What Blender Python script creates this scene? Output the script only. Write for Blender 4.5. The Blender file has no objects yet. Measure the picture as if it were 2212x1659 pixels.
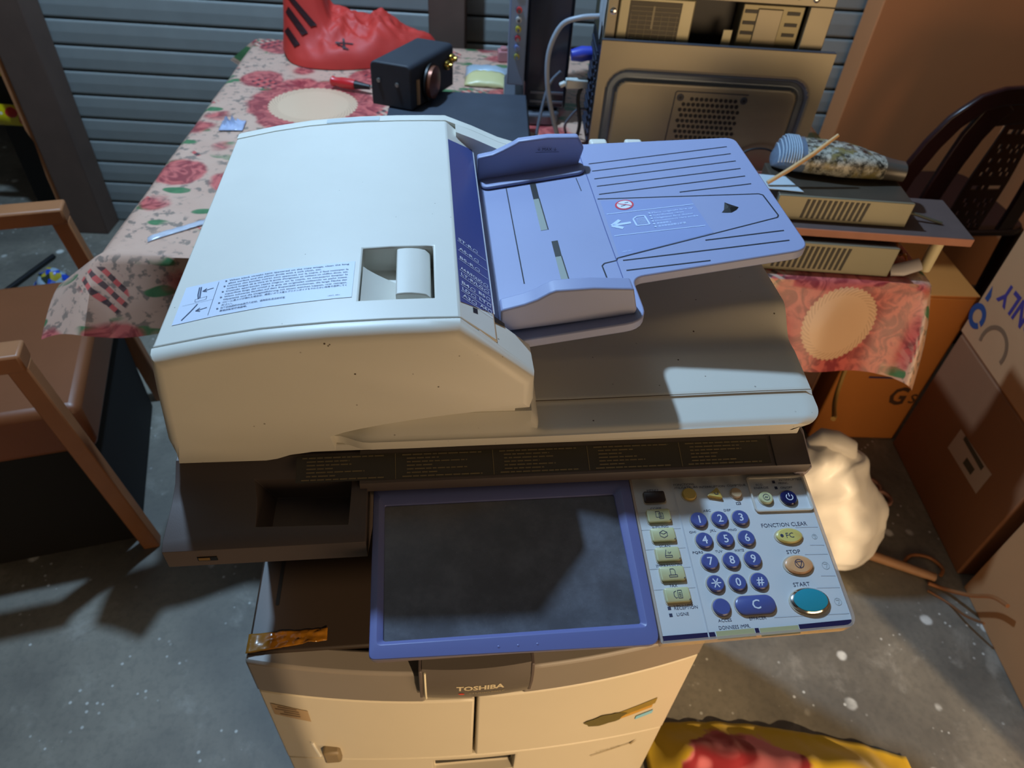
import bpy, bmesh, math, random
from mathutils import Vector, Matrix, noise

# ---------------------------------------------------------------- camera, world, lights, exposure
scene = bpy.context.scene
COL = scene.collection
cam_data = bpy.data.cameras.new('camera')
cam_data.sensor_width = 36.0
cam_data.lens = 1534.0 / 2212.0 * 36.0
cam_data.clip_start = 0.02
camera = bpy.data.objects.new('camera', cam_data)
COL.objects.link(camera)
R = [[0.99362384, -0.02895575, 0.10896433], [-0.09889305, -0.68797331, 0.71896655], [0.05414633, -0.72515812, -0.6864502]]
camera.matrix_world = Matrix((
    (R[0][0], -R[0][1], -R[0][2], 0.22865), (R[1][0], -R[1][1], -R[1][2], -0.42964),
    (R[2][0], -R[2][1], -R[2][2], 1.40776), (0, 0, 0, 1)))
cam_data.dof.use_dof = True
cam_data.dof.focus_distance = 0.66
cam_data.dof.aperture_fstop = 8.0
scene.camera = camera
scene.view_settings.view_transform = 'Standard'
scene.view_settings.look = 'None'
scene.view_settings.gamma = 1.0
scene.view_settings.use_curve_mapping = False
scene.view_settings.exposure = 0.0

world = bpy.data.worlds.new('world')
scene.world = world
world.use_nodes = True
world.node_tree.nodes['Background'].inputs[0].default_value = (0.80, 0.84, 1.0, 1)
world.node_tree.nodes['Background'].inputs[1].default_value = 0.022


def lamp(name, loc, target, energy, color, size, shape='DISK', size_y=None, spread=180):
    d = bpy.data.lights.new(name, 'AREA')
    d.energy = energy; d.color = color; d.shape = shape; d.size = size
    if size_y: d.size_y = size_y
    d.spread = math.radians(spread)
    o = bpy.data.objects.new(name, d)
    COL.objects.link(o)
    o.location = loc
    o.rotation_euler = (Vector(target) - Vector(loc)).to_track_quat('-Z', 'Y').to_euler()
    return o

# cool overhead lamp, behind and to the left of the machine
bulb = bpy.data.lights.new('overhead_bulb', 'POINT')
bulb.energy = 168; bulb.color = (0.47, 0.71, 1.0); bulb.shadow_soft_size = 0.042
bulb_o = bpy.data.objects.new('overhead_bulb', bulb); COL.objects.link(bulb_o); bulb_o.location = (-0.20, 1.06, 2.46)
# low warm sun and daylight entering through an unseen front opening shaped to limit the sun
sun_d = bpy.data.lights.new('low_sun', 'SUN'); sun_d.energy = 2.7; sun_d.color = (1.0, 0.72, 0.43); sun_d.angle = math.radians(0.8)
sun_o = bpy.data.objects.new('low_sun', sun_d); COL.objects.link(sun_o); sun_o.location = (2.5, -4.0, 2.0)
sun_o.rotation_euler = Vector((-0.344, 0.743, -0.574)).to_track_quat('-Z', 'Y').to_euler()
lamp('doorway_light', (1.30, -1.46, 0.54), (1.10, 0.5, 0.62), 21, (1.0, 0.68, 0.38), 1.36, 'RECTANGLE', 1.0)

# ---------------------------------------------------------------- materials


def lin(h):
    h = h.lstrip('#')
    out = []
    for i in (0, 2, 4):
        v = int(h[i:i + 2], 16) / 255
        out.append(v / 12.92 if v <= 0.04045 else ((v + 0.055) / 1.055) ** 2.4)
    return tuple(out) + (1.0,)


def col4(c):
    return lin(c) if isinstance(c, str) else tuple(c) + (1.0,)


class NT:
    """small helper around a node tree"""
    def __init__(self, mat):
        self.t = mat.node_tree; self.n = self.t.nodes; self.l = self.t.links
        self.b = self.n['Principled BSDF']
        self.co = None

    def node(self, typ, **kw):
        nd = self.n.new(typ)
        for k, v in kw.items():
            if k == 'ins':
                for kk, vv in v.items():
                    if hasattr(vv, 'is_linked') or hasattr(vv, 'links'):
                        self.l.new(vv, nd.inputs[kk])
                    else:
                        nd.inputs[kk].default_value = vv
            else:
                setattr(nd, k, v)
        return nd

    def coord(self, which='Object'):
        return self.node('ShaderNodeTexCoord').outputs[which]

    def noise(self, vec, scale, detail=3, rough=0.55, dist=0.0):
        return self.node('ShaderNodeTexNoise', ins={'Vector': vec, 'Scale': scale, 'Detail': detail, 'Roughness': rough, 'Distortion': dist}).outputs['Fac']

    def voro(self, vec, scale, feature='F1', out='Distance', rand=1.0):
        return self.node('ShaderNodeTexVoronoi', feature=feature, ins={'Vector': vec, 'Scale': scale, 'Randomness': rand}).outputs[out]

    def math(self, op, a, b=0.0, c=0.0, clamp=False):
        nd = self.node('ShaderNodeMath', operation=op, use_clamp=clamp)
        for i, v in enumerate((a, b, c)):
            if hasattr(v, 'links'): self.l.new(v, nd.inputs[i])
            else: nd.inputs[i].default_value = v
        return nd.outputs[0]

    def step(self, v, lo, hi, smooth=True):
        return self.node('ShaderNodeMapRange', interpolation_type='SMOOTHSTEP' if smooth else 'LINEAR',
                         ins={'Value': v, 'From Min': lo, 'From Max': hi, 'To Min': 0.0, 'To Max': 1.0}).outputs[0]

    def mix(self, f, a, b, blend='MIX'):
        nd = self.node('ShaderNodeMix', data_type='RGBA', blend_type=blend)
        for i, v in ((0, f), (6, a), (7, b)):
            if hasattr(v, 'links'): self.l.new(v, nd.inputs[i])
            elif i == 0: nd.inputs[0].default_value = v
            else: nd.inputs[i].default_value = col4(v) if not (isinstance(v, tuple) and len(v) == 4) else v
        return nd.outputs[2]

    def bump(self, h, strength=0.3, dist=0.002):
        nd = self.node('ShaderNodeBump', ins={'Strength': strength, 'Distance': dist, 'Height': h})
        self.l.new(nd.outputs[0], self.b.inputs['Normal'])

    def color(self, sock):
        self.l.new(sock, self.b.inputs['Base Color'])

    def rough(self, sock):
        self.l.new(sock, self.b.inputs['Roughness'])


MATS = {}


def mat(name, color='#808080', rough=0.5, metal=0.0, spec=0.5, var=0.12, vscale=9.0, grain=0.0, gscale=900.0,
        specks=None, speck_scale=160.0, speck_amt=0.12, coat=0.0, trans=0.0, alpha=1.0, emit=None):
    """plastic / metal / paint with slight procedural tone variation, grain and dirt specks"""
    if name in MATS: return MATS[name]
    m = bpy.data.materials.new(name); m.use_nodes = True
    t = NT(m); b = t.b
    c = col4(color)
    b.inputs['Base Color'].default_value = c
    b.inputs['Roughness'].default_value = rough
    b.inputs['Metallic'].default_value = metal
    b.inputs['Specular IOR Level'].default_value = spec
    if coat: b.inputs['Coat Weight'].default_value = coat; b.inputs['Coat Roughness'].default_value = 0.08
    if trans: b.inputs['Transmission Weight'].default_value = trans
    if alpha < 1: b.inputs['Alpha'].default_value = alpha
    if emit:
        b.inputs['Emission Color'].default_value = col4(emit[0]); b.inputs['Emission Strength'].default_value = emit[1]
    co = t.coord()
    if var:
        f = t.noise(co, vscale, 4)
        dark = tuple(x * (1 - var) for x in c[:3]) + (1,); lite = tuple(min(1, x * (1 + var * 0.6)) for x in c[:3]) + (1,)
        out = t.mix(f, dark, lite)
        if specks:
            v = t.voro(co, speck_scale)
            keep = t.step(t.noise(co, speck_scale * 0.15, 2), 0.5, 0.62)
            f2 = t.math('MULTIPLY', t.math('SUBTRACT', 1.0, t.step(v, speck_amt * 0.6, speck_amt)), keep)
            out = t.mix(f2, out, specks)
        t.color(out)
    if grain:
        t.bump(t.noise(co, gscale, 2), grain, 0.0006)
    MATS[name] = m
    return m

# ---------------------------------------------------------------- mesh helpers


class B:
    """collects geometry; build() links it as ONE mesh object"""
    def __init__(self):
        self.v = []; self.f = []; self.m = []

    def add(self, vs, fs, mi=0):
        o = len(self.v)
        self.v += [tuple(p) for p in vs]
        self.f += [tuple(i + o for i in f) for f in fs]
        self.m += [mi] * len(fs)
        return self

    def box(self, x0, x1, y0, y1, z0, z1, mi=0, xf=None):
        vs = [(x0, y0, z0), (x1, y0, z0), (x1, y1, z0), (x0, y1, z0), (x0, y0, z1), (x1, y0, z1), (x1, y1, z1), (x0, y1, z1)]
        if xf: vs = [xf(*p) for p in vs]
        return self.add(vs, [(0, 3, 2, 1), (4, 5, 6, 7), (0, 1, 5, 4), (1, 2, 6, 5), (2, 3, 7, 6), (3, 0, 4, 7)], mi)

    def sections(self, secs, mi=0, caps=True, closed=True):
        """loft closed rings of equal length"""
        n = len(secs[0]); vs = [p for s in secs for p in s]; fs = []
        for k in range(len(secs) - 1):
            for i in range(n if closed else n - 1):
                j = (i + 1) % n
                fs.append((k * n + i, k * n + j, (k + 1) * n + j, (k + 1) * n + i))
        if caps:
            fs.append(tuple(range(n - 1, -1, -1))); fs.append(tuple(range((len(secs) - 1) * n, len(secs) * n)))
        return self.add(vs, fs, mi)

    def prism(self, poly, a, b, axis='y', mi=0, xf=None):
        """poly in the two other axes (in xyz order), extruded from a to b along axis"""
        def mk(p, t):
            if axis == 'y': q = (p[0], t, p[1])
            elif axis == 'x': q = (t, p[0], p[1])
            else: q = (p[0], p[1], t)
            return xf(*q) if xf else q
        return self.sections([[mk(p, a) for p in poly], [mk(p, b) for p in poly]], mi)

    def tube(self, path, r, n=8, mi=0, cap=True, upref=None):
        path = [Vector(p) for p in path]; secs = []
        up = None
        for i, p in enumerate(path):
            d = (path[min(i + 1, len(path) - 1)] - path[max(i - 1, 0)]).normalized()
            if up is None:
                up = Vector(upref) if upref else d.orthogonal().normalized()
            up = (up - d * up.dot(d)).normalized()
            s = d.cross(up)
            rr = r[i] if isinstance(r, (list, tuple)) else r
            ra, rb = rr if isinstance(rr, (list, tuple)) else (rr, rr)
            secs.append([p + up * (ra * math.cos(2 * math.pi * k / n)) + s * (rb * math.sin(2 * math.pi * k / n)) for k in range(n)])
        return self.sections(secs, mi, cap)

    def disc(self, c, n_, r, h, seg=24, mi=0, ux=None, ry=None, r2=None):
        """elliptic cylinder from c along n_ by h; ux = direction of r, ry second radius, r2 top scale"""
        n_ = Vector(n_).normalized(); c = Vector(c)
        ux = Vector(ux).normalized() if ux else n_.orthogonal().normalized()
        uy = n_.cross(ux); ry = ry or r; k = r2 if r2 is not None else 1.0
        def ring(s, t): return [c + n_ * t + ux * (r * s * math.cos(2 * math.pi * i / seg)) + uy * (ry * s * math.sin(2 * math.pi * i / seg)) for i in range(seg)]
        return self.sections([ring(1, 0), ring(1, h * 0.7), ring(k, h)], mi)

    def grid(self, fn, nu, nv, mi=0):
        vs = [fn(i / nu, j / nv) for j in range(nv + 1) for i in range(nu + 1)]
        w = nu + 1
        return self.add(vs, [(j * w + i, j * w + i + 1, (j + 1) * w + i + 1, (j + 1) * w + i) for j in range(nv) for i in range(nu)], mi)

    def strip(self, path, w, fn, mi=0):
        """flat line of width w along a 2D path, mapped by fn(u, v)"""
        for a, b in zip(path[:-1], path[1:]):
            dx, dy = b[0] - a[0], b[1] - a[1]; L = math.hypot(dx, dy) or 1
            nx, ny = -dy / L * w / 2, dx / L * w / 2
            self.add([fn(a[0] + nx, a[1] + ny), fn(a[0] - nx, a[1] - ny), fn(b[0] - nx, b[1] - ny), fn(b[0] + nx, b[1] + ny)], [(0, 1, 2, 3)], mi)
        return self

    def text(self, body, x, y, fn, width=None, cap=None, align='c', mi=0, rot=0.0, bold=0.0, aspect=1.0):
        """lettering laid on a surface by fn(u, v); (x, y) is the anchor at mid height"""
        vs, fs = text_mesh(body, bold)
        xs = [p[0] for p in vs]; ys = [p[1] for p in vs]
        x0, x1 = min(xs), max(xs); y0, y1 = min(ys), max(ys)
        s = width / (x1 - x0) if width else cap / 0.7
        sy = cap / 0.7 if cap else s * aspect
        ax = {'c': (x0 + x1) / 2, 'l': x0, 'r': x1}[align]; ay = 0.35
        cr, sr = math.cos(rot), math.sin(rot)
        out = []
        for p in vs:
            a = (p[0] - ax) * s; b = (p[1] - ay) * sy
            out.append(fn(x + a * cr - b * sr, y + a * sr + b * cr))
        return self.add(out, fs, mi)

    def build(self, name, mats, parent=None, bevel=0.0, seg=2, smooth=None, solid=0.0, subsurf=0, recalc=True, wang=35):
        me = bpy.data.meshes.new(name)
        me.from_pydata([tuple(p) for p in self.v], [], self.f)
        mats = mats if isinstance(mats, (list, tuple)) else [mats]
        for m_ in mats: me.materials.append(m_)
        me.polygons.foreach_set('material_index', self.m)
        if recalc:
            bm = bmesh.new(); bm.from_mesh(me)
            bmesh.ops.recalc_face_normals(bm, faces=bm.faces)
            bm.to_mesh(me); bm.free()
        o = bpy.data.objects.new(name, me); COL.objects.link(o)
        if smooth is not None or bevel:
            me.polygons.foreach_set('use_smooth', [True] * len(me.polygons))
            me.set_sharp_from_angle(angle=math.radians(smooth if smooth is not None else 30))
        if solid:
            s = o.modifiers.new('solid', 'SOLIDIFY'); s.thickness = solid; s.offset = -1
        if bevel:
            b = o.modifiers.new('bevel', 'BEVEL'); b.width = bevel; b.segments = seg
            b.limit_method = 'ANGLE'; b.angle_limit = math.radians(wang); b.harden_normals = False
        if subsurf:
            s = o.modifiers.new('sub', 'SUBSURF'); s.levels = subsurf; s.render_levels = subsurf
        if parent is not None:
            o.parent = parent
            if parent.get('world_parts'): o.location = -parent.location
        return o


_TXT = {}


def text_mesh(body, bold=0.0):
    key = (body, bold)
    if key not in _TXT:
        cu = bpy.data.curves.new('lettering', 'FONT'); cu.body = body; cu.resolution_u = 2; cu.offset = bold
        o = bpy.data.objects.new('lettering', cu); COL.objects.link(o)
        dg = bpy.context.evaluated_depsgraph_get()
        me = bpy.data.meshes.new_from_object(o.evaluated_get(dg))
        _TXT[key] = ([tuple(p.co) for p in me.vertices], [tuple(p.vertices) for p in me.polygons])
        bpy.data.objects.remove(o); bpy.data.curves.remove(cu); bpy.data.meshes.remove(me)
    return _TXT[key]


def cut(obj, cutter):
    """boolean difference, applied; cutter is a B"""
    c = cutter.build('cutter', obj.data.materials[0])
    if obj.parent: c.parent = obj.parent; c.location = obj.location
    mod = obj.modifiers.new('cut', 'BOOLEAN'); mod.object = c; mod.operation = 'DIFFERENCE'; mod.solver = 'EXACT'
    others = [(m_.name, m_.show_viewport) for m_ in obj.modifiers if m_ != mod]
    for n_, _ in others: obj.modifiers[n_].show_viewport = False
    dg = bpy.context.evaluated_depsgraph_get()
    me = bpy.data.meshes.new_from_object(obj.evaluated_get(dg))
    obj.modifiers.remove(mod)
    for n_, s in others: obj.modifiers[n_].show_viewport = s
    old = obj.data; obj.data = me; me.name = old.name
    bpy.data.meshes.remove(old); cm = c.data
    bpy.data.objects.remove(c); bpy.data.meshes.remove(cm)


def tag(o, label, cat, group=None):
    o['label'] = label; o['category'] = cat
    if group: o['group'] = group
    return o


def thing(name, label, cat, loc=(0, 0, 0), rz=0.0, group=None, world=False):
    o = bpy.data.objects.new(name, None); COL.objects.link(o)
    o.empty_display_size = 0.05
    o.location = loc; o.rotation_euler = (0, 0, rz)
    if world: o['world_parts'] = 1
    return tag(o, label, cat, group)


def struct(o):
    o['kind'] = 'structure'; return o


def rrect(x0, x1, y0, y1, r, n=5):
    pts = []
    for cx, cy, a0 in ((x1 - r, y0 + r, -90), (x1 - r, y1 - r, 0), (x0 + r, y1 - r, 90), (x0 + r, y0 + r, 180)):
        for k in range(n + 1):
            a = math.radians(a0 + 90 * k / n); pts.append((cx + r * math.cos(a), cy + r * math.sin(a)))
    return pts


def fillet(poly, rads, n=5):
    """round the corners of a 2D polygon; rads gives a radius per corner"""
    out = []
    N = len(poly)
    for i, p in enumerate(poly):
        r = rads[i] if isinstance(rads, (list, tuple)) else rads
        if not r: out.append(p); continue
        P = Vector(p); A = (Vector(poly[i - 1]) - P); C = (Vector(poly[(i + 1) % N]) - P)
        a = A.normalized(); c = C.normalized()
        p0 = P + a * r; p2 = P + c * r
        for k in range(n + 1):
            t = k / n; out.append(tuple(p0 * (1 - t) ** 2 + P * 2 * t * (1 - t) + p2 * t * t))
    return out


def offset_poly(poly, d):
    """inset a counter-clockwise polygon by d"""
    N = len(poly); out = []
    for i in range(N):
        a = Vector(poly[i - 1]); p = Vector(poly[i]); b = Vector(poly[(i + 1) % N])
        e1 = (p - a).normalized(); e2 = (b - p).normalized()
        n1 = Vector((-e1.y, e1.x)); n2 = Vector((-e2.y, e2.x))
        m_ = n1 + n2; k = max(0.5, m_.length_squared / 2)   # miter, limited
        out.append(tuple(p + m_ * (d / k)))
    return out


def lerp_profile(pts, x):
    if x <= pts[0][0]: return pts[0][1]
    for (xa, za), (xb, zb) in zip(pts[:-1], pts[1:]):
        if x <= xb: return za + (zb - za) * (x - xa) / (xb - xa)
    return pts[-1][1]


def sstep(t):
    t = max(0.0, min(1.0, t)); return t * t * (3 - 2 * t)
# ================================================================ the setting
YAW = math.radians(-6.2)
cy, sy_ = math.cos(YAW), math.sin(YAW)


def room(u, d, z):
    """u along the back wall from (-.925, 1.979), d out of the wall towards the room"""
    return (-.925 + u * cy + d * sy_, 1.979 + u * sy_ - d * cy, z)


m = bpy.data.materials.new('worn_concrete'); m.use_nodes = True
t = NT(m); co = t.coord()
big = t.noise(co, 2.2, 5, .6); mid = t.noise(co, 9, 5, .65, .4); fine = t.noise(co, 70, 3)
c0 = t.mix(t.step(big, .35, .68), '#5f5c55', '#8a8578')
c1 = t.mix(t.math('MULTIPLY', t.step(mid, .55, .74), .5), c0, '#a5a298')
spl = t.math('SUBTRACT', 1.0, t.step(t.math('ADD', t.voro(co, 11), t.math('MULTIPLY', mid, .22)), .20, .27))
keep = t.step(t.noise(co, 4.5, 2), .40, .52)
c2 = t.mix(t.math('MULTIPLY', spl, keep), c1, '#d6d8d2')
spl2 = t.math('MULTIPLY', t.math('SUBTRACT', 1.0, t.step(t.voro(co, 46), .10, .17)), t.step(t.noise(co, 7, 2), .5, .6))
c3 = t.mix(spl2, c2, '#c6c8c2')
t.color(t.mix(t.math('MULTIPLY', t.step(fine, .4, .75), .25), c3, '#3c3f3d'))
t.b.inputs['Roughness'].default_value = .55
t.bump(mid, .25, .004)
q = B(); q.grid(lambda u, v: (-4 + 8 * u, -3.5 + 8.5 * v, 0), 4, 4)
struct(q.build('floor', m, recalc=False))

q = B(); q.box(-.04, 3.4, -.04, -.10, 0, 2.6, xf=room)
struct(q.build('wall_back', mat('dark_wall', '#17181a', .8)))
# rolling shutter: every slat is a piece of its own
SLAT = mat('galvanised_shutter', '#8d9290', .5, metal=.1, var=.16, vscale=14, grain=.05, gscale=300)
door = bpy.data.objects.new('door_1', None); COL.objects.link(door); struct(door)
prof = [(0.000, .0005), (.009, .0015), (.0112, .004), (.0117, .010), (.0116, .034), (.0120, .037), (.0116, .040), (.0117, .063), (.0112, .068), (.009, .0705), (0.0, .0715)]
sl = B()
secs = [[room(u, p[0] + .002, p[1]) for p in prof] for u in (-.02, 3.3)]
sl.sections(secs, caps=True)
first = sl.build('slat', SLAT, door, smooth=50)
for i in range(1, 30):
    o = first.copy(); COL.objects.link(o); o.parent = door; o.location.z = i * .0755
POST = mat('dark_post', '#5a463b', .75, var=.3, vscale=12)
q = B(); q.box(-.075, .045, .015, .11, 0, 2.5, xf=room); struct(q.build('trim_1', POST, bevel=.004))
q = B(); q.box(1.185, 1.290, .015, .10, 0, 2.5, xf=room); struct(q.build('trim_2', POST, bevel=.004))
q = B()
q.sections([[room(-.100 + e_ + w_, d_, z) for w_, d_ in ((-.011, .05), (.011, .05), (.011, .09), (-.011, .09))] for z, e_ in ((0, 0.012), (.2, .010), (.32, .018), (.36, .006), (.6, .004), (1.0, 0), (2.4, 0))])
struct(q.build('trim_3', mat('bare_lath', '#b5794e', .7, var=.25, vscale=20)))
q = B(); q.box(-.22, -.125, -.08, -.02, 0, 2.4, xf=room); q.box(-.26, -.215, -.08, -.04, 0, 2.4, xf=room); struct(q.build('trim_4', mat('black_door_post', '#15171a', .7, var=.2)))
# the doorway side: far wall seen through the opening beside the shutter
q = B(); q.box(-2.6, -.30, -.9, -1.0, 0, 2.6, xf=room); struct(q.build('wall_far', mat('grey_green_wall', '#4d5754', .8, var=.2)))
# the rest of the room, with the unseen front opening
q = B(); q.box(2.45, 2.55, -1.55, 2.2, 0, 2.6); struct(q.build('wall_right', mat('ochre_wall', '#8a6a48', .85, var=.15)))
q = B(); q.box(-2.35, -2.25, -1.55, 1.6, 0, 2.6); struct(q.build('wall_left', mat('ochre_wall')))
q = B(); q.box(-2.35, 2.55, -1.55, 3.2, 2.85, 2.95); struct(q.build('ceiling', mat('dim_ceiling', '#5a5148', .85)))
q = B(); q.box(-2.35, .72, -1.56, -1.50, 0, 2.86); q.box(2.04, 2.55, -1.56, -1.50, 0, 2.86); q.box(.72, 2.04, -1.56, -1.50, 1.86, 2.86); struct(q.build('wall_front', mat('ochre_wall')))  # lintel and jambs sized to keep the sun off panel and table hem
# ================================================================ the photocopier
CREAM = mat('cream_plastic', '#d9d6cb', 0.42, var=0.05, grain=0.05, specks='#4a3a28', speck_scale=75, speck_amt=0.085)
CREAM2 = mat('cream_cover', '#d6d3c9', 0.38, var=0.06, vscale=14, grain=0.03, specks='#5a5248', speck_scale=90, speck_amt=0.05)
DOORC = mat('aged_cream_door', '#c3b9a4', 0.42, var=0.05, grain=0.05)
DARKP = mat('charcoal_plastic', '#524845', 0.5, var=0.12, grain=0.08)
BLUEP = mat('slate_blue_plastic', '#929abe', 0.42, var=0.06, grain=0.04)
BLUEB = mat('screen_bezel_blue', '#6a71a6', 0.36, var=0.05)
GROOVE = mat('groove_dark', '#161a2a', 0.7, var=0)
BLACK = mat('black_plastic', '#0c0b0c', 0.45, var=0)
GREYT = mat('grey_trim_plastic', '#7b736a', 0.45, var=0.08, grain=0.05)
KEYPLATE = mat('keypad_plate', '#d3d5d6', 0.3, var=0.03)
NAVYK = mat('navy_key', '#525c98', 0.28, var=0.03)
WHITEK = mat('white_print', '#d9deea', 0.5, var=0)
INK = mat('dark_ink', '#343a55', 0.6, var=0)
YELK = mat('pale_yellow_key', '#c6c596', 0.35, var=0.04)
CHROME = mat('chrome', '#c9c9c9', 0.16, metal=1.0, var=0)

copier = thing('photocopier', 'white and slate-blue office photocopier with document feeder and touch panel', 'photocopier', (0.28, 0.2, 0.0), world=True)

TOP = [(0.0109, 1.033), (0.03, 1.0372), (0.055, 1.0427), (0.0947, 1.0495), (0.1228, 1.0524), (0.1512, 1.0548), (0.1938, 1.0568), (0.225, 1.0574), (0.2507, 1.0575)]


def ztop(x): return lerp_profile(TOP, x)


# --- document feeder shell: front wall, back wall, end ears, core
swoosh = [(0.140, 0.9385), (0.150, 0.9425), (0.165, 0.9465), (0.185, 0.951), (0.21, 0.9555), (0.24, 0.960), (0.27, 0.9635), (0.312, 0.9665)]
left_side = [(0.0109, 1.033), (0.0086, 1.018), (0.0055, 0.995), (0.0030, 0.972), (-0.0009, 0.938), (0.004, 0.921)]
front_poly = [(0.004, 0.913), (0.078, 0.9122), (0.088, 0.914), (0.100, 0.9185), (0.120, 0.9215), (0.140, 0.9225)] + swoosh + [(0.3150, 0.972), (0.3140, 1.0000)] + list(reversed(TOP)) + left_side[1:-1]
bd = B()
secs = []
for y, d in ((0.0, 0.011), (0.0012, 0.0065), (0.004, 0.0028), (0.008, 0.0007), (0.0125, 0.0), (0.0145, 0.0)):
    dd = [d] * len(front_poly)
    ring = offset_poly(front_poly, d)
    # keep the bottom edge and swoosh crisp
    keep = len(swoosh) + 6
    full = [(p if i < 6 else (p[0] * 0.75 + q[0] * 0.25, p[1] * 0.75 + q[1] * 0.25) if i < keep else q) for i, (p, q) in enumerate(zip(front_poly, ring))]
    secs.append([(p[0], y, p[1]) for p in full])
bd.sections(secs)
ear_poly = [(0.283, 0.97), (0.3150, 0.972), (0.3140, 1.0000), (0.266, 1.0438), (0.266, 1.03), (0.283, 1.02)]
bd.prism(ear_poly, 0.0143, 0.047)
core = [(0.004, 0.916), (0.30, 0.925), (0.30, 0.985), (0.246, 0.995), (0.010, 1.0), (0.005, 0.96)]
bd.prism(core, 0.012, 0.398)
back_poly = [(0.004, 0.921), (0.346, 0.925), (0.346, 1.0235), (0.3347, 1.0255), (0.3145, 1.0315), (0.2832, 1.0452), (0.2507, 1.0575)] + list(reversed(TOP[:-1])) + left_side[1:-1]
bs = []
for y, d in ((0.3865, 0.0), (0.398, 0.0), (0.404, 0.0015), (0.409, 0.006), (0.411, 0.011)):
    bs.append([(p[0], y, p[1]) for p in offset_poly(back_poly, d)])
bd.sections(bs)
bd.prism([(0.283, 0.97), (0.346, 0.972), (0.346, 1.0235), (0.3347, 1.0253), (0.3145, 1.0313), (0.2832, 1.0450), (0.262, 1.0532), (0.262, 1.03)], 0.3645, 0.3880)
feeder = bd.build('document_feeder', CREAM, copier, smooth=38)

def slope0(x, y): return (x + .0004, y, 1.0575 - .905 * (x - .2507) + .0006)
# --- hinged top cover with the latch pocket
cv = B()
cover_poly = [(0.012, 1.0)] + [(0.245, 0.996), (0.2815, 0.999), (0.2815, 1.0315)] + list(reversed(TOP)) + [(0.0098, 1.02)]
cv.prism(cover_poly, 0.0158, 0.3852)
cover = cv.build('feeder_cover', [CREAM2, GREYT], copier, bevel=0.0016, seg=2, smooth=20, wang=28)
cb = B(); cb.box(0.1695, 0.2312, 0.0425, 0.119, 1.032, 1.08)
cut(cover, cb)
cover.data.polygons.foreach_set('use_smooth', [True] * len(cover.data.polygons)); cover.data.set_sharp_from_angle(angle=math.radians(20))

lv = B()
# curved pocket floor beside the lever
arc = [(0.1698, 1.0325)] + [(0.1698 + 0.029 * t, 1.0545 - 0.020 * (t ** 0.8)) for t in (0.03, 0.15, 0.3, 0.45, 0.6, 0.75, 0.9, 1.0)] + [(0.1988, 1.0325)]
lv.prism(arc, 0.043, 0.094)
lv.build('latch_pocket', CREAM2, cover, smooth=40)
lv = B()
lvp = [(0.1992, 1.034), (0.2285, 1.034), (0.2285, 1.0505)] + [(0.1992 + 0.0293 * (1 - t), 1.0505 + 0.0062 * math.sin(math.pi * (0.15 + 0.55 * t))) for t in (0.15, 0.35, 0.55, 0.75, 0.9, 1.0)]
lv.prism(lvp, 0.0500, 0.1180)
lv.build('latch_lever', CREAM2, cover, bevel=0.0012, smooth=40)
# cover seam tab at the back
st = B(); st.grid(lambda u, v: (0.114 + 0.0605 * u, 0.3875 + 0.0105 * v, ztop(0.114 + 0.0605 * u) + 0.0004), 6, 4)
st.build('rear_label', mat('pale_grey_label', '#b9c0c0', 0.5, var=0.03), feeder, recalc=False)

k = B(); k.add([slope0(.262, .034), slope0(.2905, .046), slope0(.2905, .0505), slope0(.2805, .0505), slope0(.262, .041)], [(0, 1, 2, 3, 4)]); k.build('cover_gap', BLACK, feeder, recalc=False)
# --- cleaning sticker on the cover
def onsheet(x, y, h=0.0005):
    return (x, y, ztop(x) + h)
def stk(u, v):      # u 0..1 along, v 0..1 up, slightly skewed like the real sticker
    return onsheet(0.0205 + 0.1435 * u, 0.0395 + 0.0075 * u + 0.0515 * v, 0.0004)
def stk_t(x, y): return (lambda p: (p[0], p[1], p[2] + 0.0003))(stk(x / 0.1435, y / 0.0515))
s = B(); s.grid(stk, 24, 3)
sticker = s.build('instruction_sticker', mat('sticker_white', '#cfd8ea', 0.35, var=0.02), cover, recalc=False)
s = B()
lines = [("When black streaks have appeared on the copy image, clean the long", 1), ("glass surface and the platen guide with a soft cloth, etc.", 0),
         ("Lorsque des bandes noires sont apparues sur la copie, il faut nettoyer la", 1), ("surface longue de la vitre et le guide d'originaux en utilisant un chiffon doux, etc.", 0),
         ("Cuando aparezcan rayas negras en la copia, es necesario limpiar la", 1), ("superficie larga del cristal y la guía de originales utilizando un paño suave.", 0),
         ("Wenn schwarze Streifen auf dem Kopienbild erscheinen, die lange Fläche der", 1), ("Glasplatte und die Originalführung mit einem weichen Lappen, usw. reinigen.", 0),
         ("コピーに黒スジが現れた場合は、細長いガラス面とプラテンガイドをやわらかい布等で清掃してく", 1), ("ださい。", 0),
         ("当复印品图像中出现黑条纹时，请用软布清洁玻璃板", 1), ("原稿刮板玻璃表面等。", 0)]
for i, (tx, bul) in enumerate(lines):
    yy = 0.0478 - i * 0.00385
    full = i in (0, 2, 3, 4, 5, 6, 7, 8)
    w = 0.101 if full else {1: 0.078, 9: 0.009, 10: 0.052, 11: 0.022}[i]
    s.text(tx, 0.0375, yy, stk_t, width=w, cap=0.0018, align='l', bold=0.012)
    if bul: s.disc(stk_t(0.0350, yy), (0, 0, 1), 0.0009, 0.00005, 8)
s.text(">PET, PP<", 0.129, 0.0042, stk_t, width=0.010, cap=0.0013)
s.strip([(0.0285, 0.003), (0.0285, 0.049)], 0.0003, stk_t)
s.strip([(0.003, 0.0245), (0.0285, 0.0245)], 0.0002, stk_t)
for a in ([(0.0125, 0.047), (0.0135, 0.036), (0.015, 0.030)], [(0.014, 0.047), (0.0153, 0.036), (0.016, 0.031)]): s.strip(a, 0.0011, stk_t)
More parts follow.
